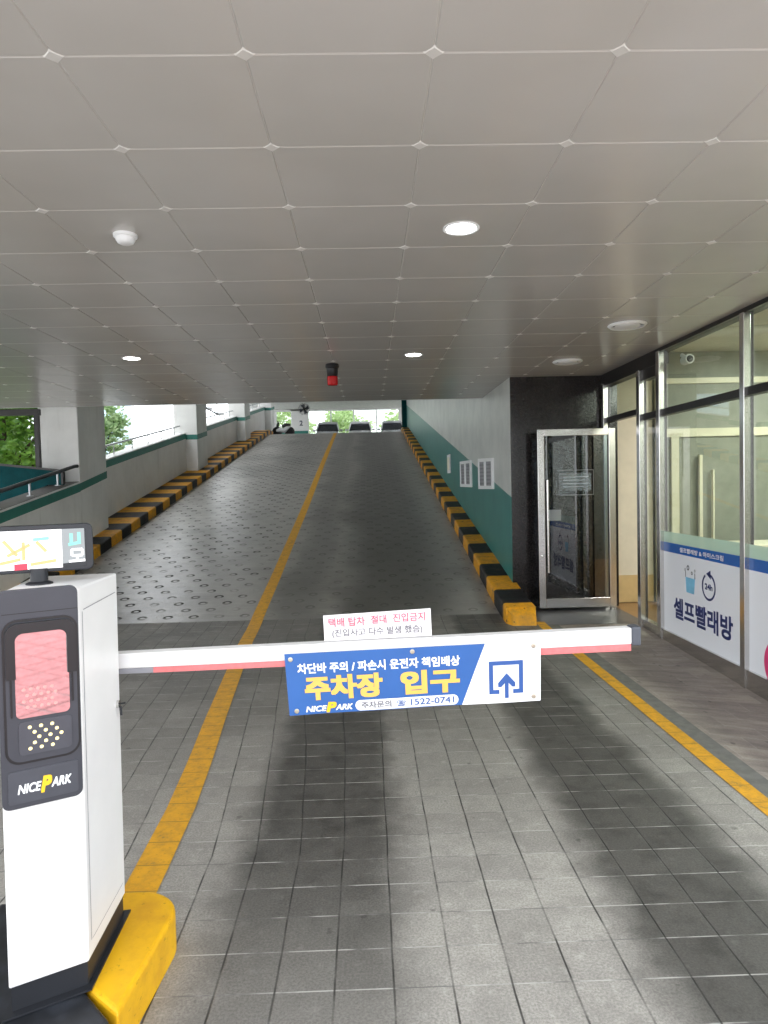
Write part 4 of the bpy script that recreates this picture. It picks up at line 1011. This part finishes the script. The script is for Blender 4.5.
lettering('NICE', (.066, .150, .865, .960), fb, 'white_print', bt, shear=.25, bold=.03, depth=D, fine=True)
lettering('P', (.146, .188, .815, .985), fb, 'logo_yellow', bt, shear=.25, bold=.05, depth=D, fine=True)
lettering('ARK', (.184, .252, .860, .955), fb, 'white_print', bt, shear=.25, bold=.03, depth=D, fine=True)
def pill(s0, s1, t0, t1, n=10):
    asp = .935 / .222; r = (t1 - t0) / 2 / asp; c = (t0 + t1) / 2; out = []
    for i in range(n + 1): a = -PI / 2 + PI * i / n; out.append((s1 - r + r * math.cos(a), c + (t1 - t0) / 2 * math.sin(a)))
    for i in range(n + 1): a = PI / 2 + PI * i / n; out.append((s0 + r + r * math.cos(a), c + (t1 - t0) / 2 * math.sin(a)))
    return out
shape([pill(.262, .672, .815, .985)], fb, 'white_vinyl', bt, 'phone_pill', D, fine=True)
lettering('주차문의', (.285, .405, .845, .955), fb, 'grey_text', bt, bold=.03, depth=D + .001, fine=True)
lettering('☎.', (.425, .468, .850, .950), fb, 'icon_blue', bt, bold=.01, depth=D + .001, fine=True)
lettering('1522-0741', (.482, .655, .845, .950), fb, 'icon_blue', bt, bold=.012, depth=D + .001, fine=True)
s0, s1, t0, t1 = .795, .930, .300, .845; ws = .0165; wt = ws * .935 / .222
pol = [[(s0, t0), (s1, t0), (s1, t0 + wt), (s0, t0 + wt)], [(s0, t0 + wt), (s0 + ws, t0 + wt), (s0 + ws, t1), (s0, t1)], [(s1 - ws, t0 + wt), (s1, t0 + wt), (s1, t1), (s1 - ws, t1)],
       [(s0 + ws, t1 - wt), (s0 + .040, t1 - wt), (s0 + .040, t1), (s0 + ws, t1)], [(s1 - .040, t1 - wt), (s1 - ws, t1 - wt), (s1 - ws, t1), (s1 - .040, t1)]]
cm = (s0 + s1) / 2 + .002
pol += [[(cm - .0075, .60), (cm + .0075, .60), (cm + .0075, .92), (cm - .0075, .92)],
        [(cm, .505), (cm + .034, .665), (cm + .034, .735), (cm + .022, .735), (cm, .635)], [(cm, .505), (cm, .635), (cm - .022, .735), (cm - .034, .735), (cm - .034, .665)]]
shape(pol, fb, 'icon_blue', bt, 'entry_icon', D, fine=True)
for s, t in ((.022, .09), (.497, .065), (.972, .075), (.03, .93), (.972, .92)):
    c = fb(s, t, 0); o2 = MB().lathe((c.x, c.y, c.z), [(.0085, .0005), (.0085, -.003), (.0045, -.0035), (.004, -.001)], 16, axis='y')
    o2.build('eyelet', 'brass', bt, smooth=True)

# small paper sign on top of the boom
ft = bilinear((-.180, 2.512, -.4755), (.2155, 2.512, -.459), (.218, 2.512, -.560), (-.1775, 2.512, -.570), (0, -1, 0))
ns = empty('notice_board', (.02, 2.512, -.565), 'small white notice with faded red lettering standing on the boom', 'sign')
mb = MB(); q = [(0, 0), (1, 0), (1, 1), (0, 1)]; mb.add([ft(s, t, 0) for s, t in q] + [ft(s, t, -.005) for s, t in q], [(0, 1, 2, 3), (7, 6, 5, 4)] + [(i, (i + 1) % 4, 4 + (i + 1) % 4, 4 + i) for i in range(4)])
mb.build('board', 'paper', ns)
lettering('택배 탑차', (.045, .385, .12, .46), ft, 'pink_text', ns, bold=.018)
lettering('절대', (.44, .585, .11, .43), ft, 'pink_text', ns, bold=.018)
lettering('진입금지', (.645, .945, .10, .42), ft, 'pink_text', ns, bold=.018)
shape([[(.045, .475), (.945, .435), (.945, .445), (.045, .485)]], ft, 'pink_text', ns, 'underline', .002)
lettering('(진입사고 다수 발생 했슴)', (.075, .915, .56, .90), ft, 'grey_text', ns, bold=.014)

# traffic island under the kiosk
def island(poly, name, mat, par, z0, z1, bevel):
    return MB().prism([(x, y, z0) for x, y in poly], (0, 0, z1 - z0)).build(name, mat, par, bevel=bevel, seg=3)
isl = empty('traffic_island', (-1.05, 1.9, FZ), 'raised yellow and black concrete island under the barrier kiosk', 'traffic island')
arc = [(-.905 + .165 * math.cos(a), 2.43 + .165 * math.sin(a)) for a in [PI / 2 * i / 10 for i in range(11)]]
poly = [(-.775, 1.975), (-.757, 2.2)] + arc + [(-1.02, 2.595), (-1.02, 2.32), (-.92, 2.095)]
island(poly, 'yellow_end', 'island', isl, FZ - .01, ZI, .016)
poly = [(-1.42, 1.2), (-.82, 1.2), (-.80, 1.90), (-.79, 1.955), (-.918, 2.085), (-1.022, 2.318), (-1.022, 2.55), (-1.42, 2.55)]
island(poly, 'black_end', 'island_black', isl, FZ - .01, ZI - .002, .014)

# ------------------------------------------------------------------ top of the ramp: cars, motorbike, wall fan
def car(cx, cy, paint, label, w=1.74, h=1.53, ln=4.3):
    o = empty('parked_car', (cx, cy, ZTOP), label, 'car', 'cars parked at the top of the ramp')
    z0 = ZTOP
    # body: lofted cross sections along y (front faces the viewer)
    secs = [(-ln / 2, .55, .30, .58), (-ln / 2 + .12, .80, .22, .72), (-ln / 2 + .6, .90, .20, .86), (-ln / 2 + 1.1, .94, .20, .95), (0, .97, .18, .98), (ln / 2 - .7, .96, .20, 1.0), (ln / 2 - .15, .88, .24, .95), (ln / 2, .7, .34, .8)]
    vs = []; K = 12
    for dy, wf, za, zb_ in secs:
        hw = w / 2 * wf
        for (px, pz) in ((-.86, 0), (.86, 0), (.98, .12), (1, .45), (.97, .72), (.88, .93), (.7, 1), (-.7, 1), (-.88, .93), (-.97, .72), (-1, .45), (-.98, .12)):
            vs.append((cx + px * hw, cy + dy, z0 + za + pz * (zb_ - za)))
    fs = []
    for i in range(len(secs) - 1):
        for j in range(K): fs.append((i * K + j, i * K + (j + 1) % K, (i + 1) * K + (j + 1) % K, (i + 1) * K + j))
    fs += [tuple(range(K)), tuple(range((len(secs) - 1) * K, len(secs) * K))[::-1]]
    MB().add(vs, fs).build('body', paint, o, smooth=True)
    # cabin
    def ringc(dy, hw, z): return [(cx - hw, cy + dy, z0 + z), (cx + hw, cy + dy, z0 + z)]
    b = [(-ln / 2 + 1.0, w / 2 * .86, .93), (ln / 2 - .25, w / 2 * .84, .93)]; tp = [(-ln / 2 + 1.85, w / 2 * .68, h - .03), (ln / 2 - 1.0, w / 2 * .66, h - .04)]
    mb = MB(); mb.hexa([ringc(*b[0])[0], ringc(*b[0])[1], ringc(*b[1])[1], ringc(*b[1])[0]], [ringc(*tp[0])[0], ringc(*tp[0])[1], ringc(*tp[1])[1], ringc(*tp[1])[0]])
    mb.build('cabin_glass', 'car_glass', o, bevel=.05)
    mb = MB(); x_, y0, y1 = w / 2 * .70, -ln / 2 + 1.78, ln / 2 - .95
    mb.hexa([(cx - x_, cy + y0, z0 + h - .06), (cx + x_, cy + y0, z0 + h - .06), (cx + x_, cy + y1, z0 + h - .07), (cx - x_, cy + y1, z0 + h - .07)],
            [(cx - x_ * .86, cy + y0 + .12, z0 + h), (cx + x_ * .86, cy + y0 + .12, z0 + h), (cx + x_ * .86, cy + y1 - .12, z0 + h), (cx - x_ * .86, cy + y1 - .12, z0 + h)])
    mb.tube([(cx - x_, cy + y0 + .02, z0 + h - .05), (cx, cy + y0 - .05, z0 + h - .02), (cx + x_, cy + y0 + .02, z0 + h - .05)], .09, 8)
    for sx in (-1, 1):
        mb.tube([(cx + sx * w / 2 * .84, cy - ln / 2 + 1.02, z0 + .95), (cx + sx * w / 2 * .69, cy - ln / 2 + 1.84, z0 + h - .04)], .05, 8)
    mb.build('roof', paint, o, bevel=.02)
    for sx in (-1, 1):
        MB().box(cx + sx * w / 2 * 1.02 - .09, cx + sx * w / 2 * 1.02 + .09, cy - ln / 2 + 1.25, cy - ln / 2 + 1.4, z0 + .93, z0 + 1.06).build('side_mirror', paint, o, bevel=.03)
        MB().box(cx + sx * w * .33 - .16, cx + sx * w * .33 + .16, cy - ln / 2 + .02, cy - ln / 2 + .14, z0 + .58, z0 + .70).build('headlamp', 'headlamp', o, bevel=.03)
        for dy in (-ln / 2 + .8, ln / 2 - .8):
            MB().lathe((cx + sx * (w / 2 - .1), cy + dy, z0 + .31), [(.18, -.1), (.30, -.09), (.31, 0), (.30, .09), (.18, .1)], 20, axis='x').build('wheel', 'tyre', o, smooth=True)
car(-2.62, 46.2, 'car_silver', 'silver parked car nearest the wall fan at the ramp top')
car(-.50, 46.2, 'car_white', 'white parked car in the middle at the ramp top')
car(1.62, 46.2, 'car_silver', 'silver parked car beside the ramp wall at the ramp top')

o = empty('motorbike', (-4.25, 34.6, rz(34.6)), 'dark and white motorbike parked at the top of the ramp', 'motorbike')
mx, my, mz = -4.22, 34.6, rz(34.6) + .003
for dx in (-.30, .32):
    wv = MB()
    pr = [(.16, -.035), (.22, -.045), (.25, -.02), (.25, .02), (.22, .045), (.16, .035)]
    wv.lathe((mx + dx, my, mz + .25), pr, 24, axis='y'); wv.build('wheel', 'tyre', o, smooth=True)
MB().tube([(mx - .34, my, mz + .30), (mx - .18, my, mz + .34), (mx + .05, my, mz + .30), (mx + .22, my, mz + .46), (mx + .36, my, mz + .5)], [.07, .12, .13, .11, .05], 14).build('body', 'car_white', o, smooth=True)
MB().tube([(mx - .05, my, mz + .52), (mx + .15, my, mz + .56), (mx + .38, my, mz + .58)], [.08, .11, .07], 12).build('seat', 'bezel', o, smooth=True)
MB().tube([(mx - .32, my, mz + .28), (mx - .26, my, mz + .60), (mx - .22, my, mz + .72)], [.05, .07, .04], 12).build('front_fork', 'bezel', o, smooth=True)
MB().tube([(mx - .24, my - .28, mz + .74), (mx - .22, my, mz + .72), (mx - .24, my + .28, mz + .74)], .02, 8).build('handlebar', 'bezel', o, smooth=True)

o = empty('wall_fan', (-4.62, 50.0, 5.1), 'round black wall fan near the far deck window', 'fan')
fx_, fy_, fz_ = -4.40, 48.4, 5.40
MB().lathe((fx_, fy_, fz_), [(.06, .10), (.09, .02), (.08, -.06), (.02, -.08)], 20, axis='y').build('motor', 'bezel', o, smooth=True)
mb = MB()
for r_ in (.40, .32, .24, .16):
    pts = [(fx_ + r_ * math.cos(2 * PI * i / 36), fy_ - .12 + .1 * (r_ / .4) ** 2, fz_ + r_ * math.sin(2 * PI * i / 36)) for i in range(37)]; mb.tube(pts, .010, 6, cap=False)
for i in range(24):
    a = 2 * PI * i / 24; mb.tube([(fx_ + .05 * math.cos(a), fy_ - .12, fz_ + .05 * math.sin(a)), (fx_ + .40 * math.cos(a), fy_ - .02, fz_ + .40 * math.sin(a)), (fx_ + .30 * math.cos(a), fy_ + .08, fz_ + .30 * math.sin(a))], .007, 5)
mb.build('cage', 'bezel', o)
for i in range(4):
    a = PI / 2 * i + .3
    pts = [(.06, a - .3), (.36, a - .35), (.37, a + .45), (.07, a + .5)]
    mb = MB(); mb.prism([(fx_ + r_ * math.cos(b), fy_ - .02 + .03 * (n_ > 1), fz_ + r_ * math.sin(b)) for n_, (r_, b) in enumerate(pts)], (0, .006, 0)); mb.build('blade', 'grey_plastic', o)
mb = MB(); mb.tube([(fx_, fy_ + .08, fz_), (fx_, 48.7, fz_ + .02), (fx_, 48.7, 5.91)], .03, 8); mb.build('bracket', 'bezel', o, smooth=True)

# ------------------------------------------------------------------ outdoors
def tree(name, x, y, zb, h, rx, rzv, n, leaf, label, trunk_r=.12, seed=1, size=.16, branch=True):
    rnd = random.Random(seed)
    o = empty(name, (x, y, zb), label, 'tree')
    mb = MB(); zc = zb + h - rzv * .9
    mb.tube([(x, y, zb), (x + .05, y, zb + h * .25), (x - .03, y, zb + h * .45), (x + .02, y, zb + h * .8)], [trunk_r, trunk_r * .8, trunk_r * .6, .02], 10)
    tips = []
    for i in range(11):
        a = 2 * PI * i / 11 + rnd.uniform(-.2, .2); z0 = zb + h * rnd.uniform(.28, .55); r = rx * rnd.uniform(.6, .9); z1 = z0 + h * rnd.uniform(.15, .35)
        mb.tube([(x, y, z0), (x + r * .4 * math.cos(a), y + r * .4 * math.sin(a), z0 + (z1 - z0) * .55), (x + r * math.cos(a), y + r * math.sin(a), z1)], [trunk_r * .45, trunk_r * .28, .01], 7)
        tips.append((x + r * math.cos(a), y + r * math.sin(a), z1))
    mb.build('trunk', 'bark', o, smooth=True)
    mb = MB(); cl = []
    for i in range(70):
        while True:
            q = Vector((rnd.uniform(-1, 1), rnd.uniform(-1, 1), rnd.uniform(-1, 1)))
            if .25 < q.length < 1: break
        cl.append(Vector((x + q.x * rx, y + q.y * rx, zc + q.z * rzv)))
    cl += [Vector(t_) for t_ in tips]
    for i in range(n):
        c = cl[rnd.randrange(len(cl))] + Vector((rnd.gauss(0, 1), rnd.gauss(0, 1), rnd.gauss(0, .8))) * rx * .17
        u = Vector((rnd.uniform(-1, 1), rnd.uniform(-1, 1), rnd.uniform(-.5, .5))).normalized(); v = u.cross(Vector((rnd.uniform(-1, 1), rnd.uniform(-1, 1), rnd.uniform(-1, 1)))).normalized()
        s = size * rnd.uniform(.6, 1.2)
        mb.add([c - u * s, c + v * s * .5 - u * s * .1, c + u * s, c - v * s * .5 - u * s * .1], [(0, 1, 2, 3)])
    mb.build('foliage', leaf, o)
tree('broadleaf_tree', -7.7, 14.8, -1.9, 4.9, 1.55, 2.2, 9500, 'leaf_green', 'green leafy tree outside the opening beside the first column', seed=3, size=.095)
tree('broadleaf_tree', -12.2, 21.0, -1.9, 6.4, 2.3, 3.0, 9000, 'leaf_green', 'broad green tree behind the one by the first column', seed=5, size=.15)
tree('broadleaf_tree', -9.75, 25.4, -1.9, 5.3, .95, 1.7, 2600, 'leaf_haze_mid', 'pale green tree seen between first and second column', seed=8, size=.13)
tree('broadleaf_tree', -7.2, 60.0, 0.2, 7.0, 2.4, 2.6, 2600, 'leaf_haze_far', 'pale tree outside the narrow deck window', seed=11, size=.25)
tree('broadleaf_tree', -2.2, 63.0, 0.2, 6.8, 2.2, 2.4, 2400, 'leaf_haze_far', 'pale tree outside the wide deck window, behind the silver and white cars', seed=12, size=.25)
tree('broadleaf_tree', 3.6, 62.0, 0.2, 6.6, 2.2, 2.4, 2400, 'leaf_haze_far', 'pale tree outside the deck window beside the ramp wall', seed=13, size=.25)
def building(x0, x1, y0, y1, z1, mat, label, ws):
    o = empty('building', ((x0 + x1) / 2, y0, -1.9), label, 'building')
    MB().box(x0, x1, y0, y1, -1.9, z1).build('walls', mat, o)
    MB().box(x0 - .2, x1 + .2, y0 - .2, y1 + .2, z1, z1 + .4).build('parapet', mat, o)
building(-40, -25, 30, 75, 14, 'facade', 'bright white building beyond the railing between the columns', 4)
building(-20.3, -18.3, 50, 54, 7, 'blue_facade', 'pale blue building beside the white one', 1)
# steel stair outside the opening between second and third column
o = empty('outdoor_stair', (-7.6, 27.5, -1.9), 'steel stair flight seen outside between second and third column', 'stair')
def stz(x): return 3.22 - .54 * (x + 6.43)
MB().tube([(-8.6, 27.2, stz(-8.6)), (-5.75, 27.2, stz(-5.75))], .03, 8).build('stringer', 'rail', o, smooth=True)
MB().tube([(-8.6, 27.2, stz(-8.6) + .8), (-5.75, 27.2, stz(-5.75) + .8)], .02, 8).build('handrail', 'rail', o, smooth=True)
for i in range(7):
    x = -8.4 + .42 * i; z = stz(x)
    MB().tube([(x, 27.2, z), (x, 27.2, z + .8)], .02, 8).build('baluster', 'rail', o, smooth=True)
    MB().box(x - .14, x + .14, 27.2, 28.0, z + .02, z + .05).build('tread', 'rail_light', o)

# ------------------------------------------------------------------ light
w = bpy.data.worlds.new('overcast_sky'); sc.world = w; w.use_nodes = True
nt = w.node_tree; bg = nt.nodes['Background']; bg.inputs[0].default_value = (0.93, 0.97, 1.0, 1); bg.inputs[1].default_value = 3.2

# ------------------------------------------------------------------ camera
F, YAW, PITCH, ROLL = 687.84, .020826, .039762, .02327
r = Vector((math.cos(YAW), -math.sin(YAW), 0)); fw_ = Vector((math.sin(YAW) * math.cos(PITCH), math.cos(YAW) * math.cos(PITCH), -math.sin(PITCH)))
d_ = fw_.cross(r)
r2 = r * math.cos(ROLL) + d_ * math.sin(ROLL); d2 = -r * math.sin(ROLL) + d_ * math.cos(ROLL)
cam = bpy.data.cameras.new('camera'); co_ = bpy.data.objects.new('camera', cam); COL.objects.link(co_)
cam.sensor_fit = 'VERTICAL'; cam.sensor_height = 36.0; cam.lens = 36.0 * F / 1024.0; cam.clip_start = 0.05; cam.clip_end = 500
m = Matrix(((r2.x, -d2.x, -fw_.x, 0), (r2.y, -d2.y, -fw_.y, 0), (r2.z, -d2.z, -fw_.z, H), (0, 0, 0, 1)))
co_.matrix_world = m
sc.camera = co_
vs_ = sc.view_settings; vs_.view_transform = 'Standard'; vs_.look = 'None'; vs_.gamma = 1.0; vs_.use_curve_mapping = False; vs_.exposure = 0.1
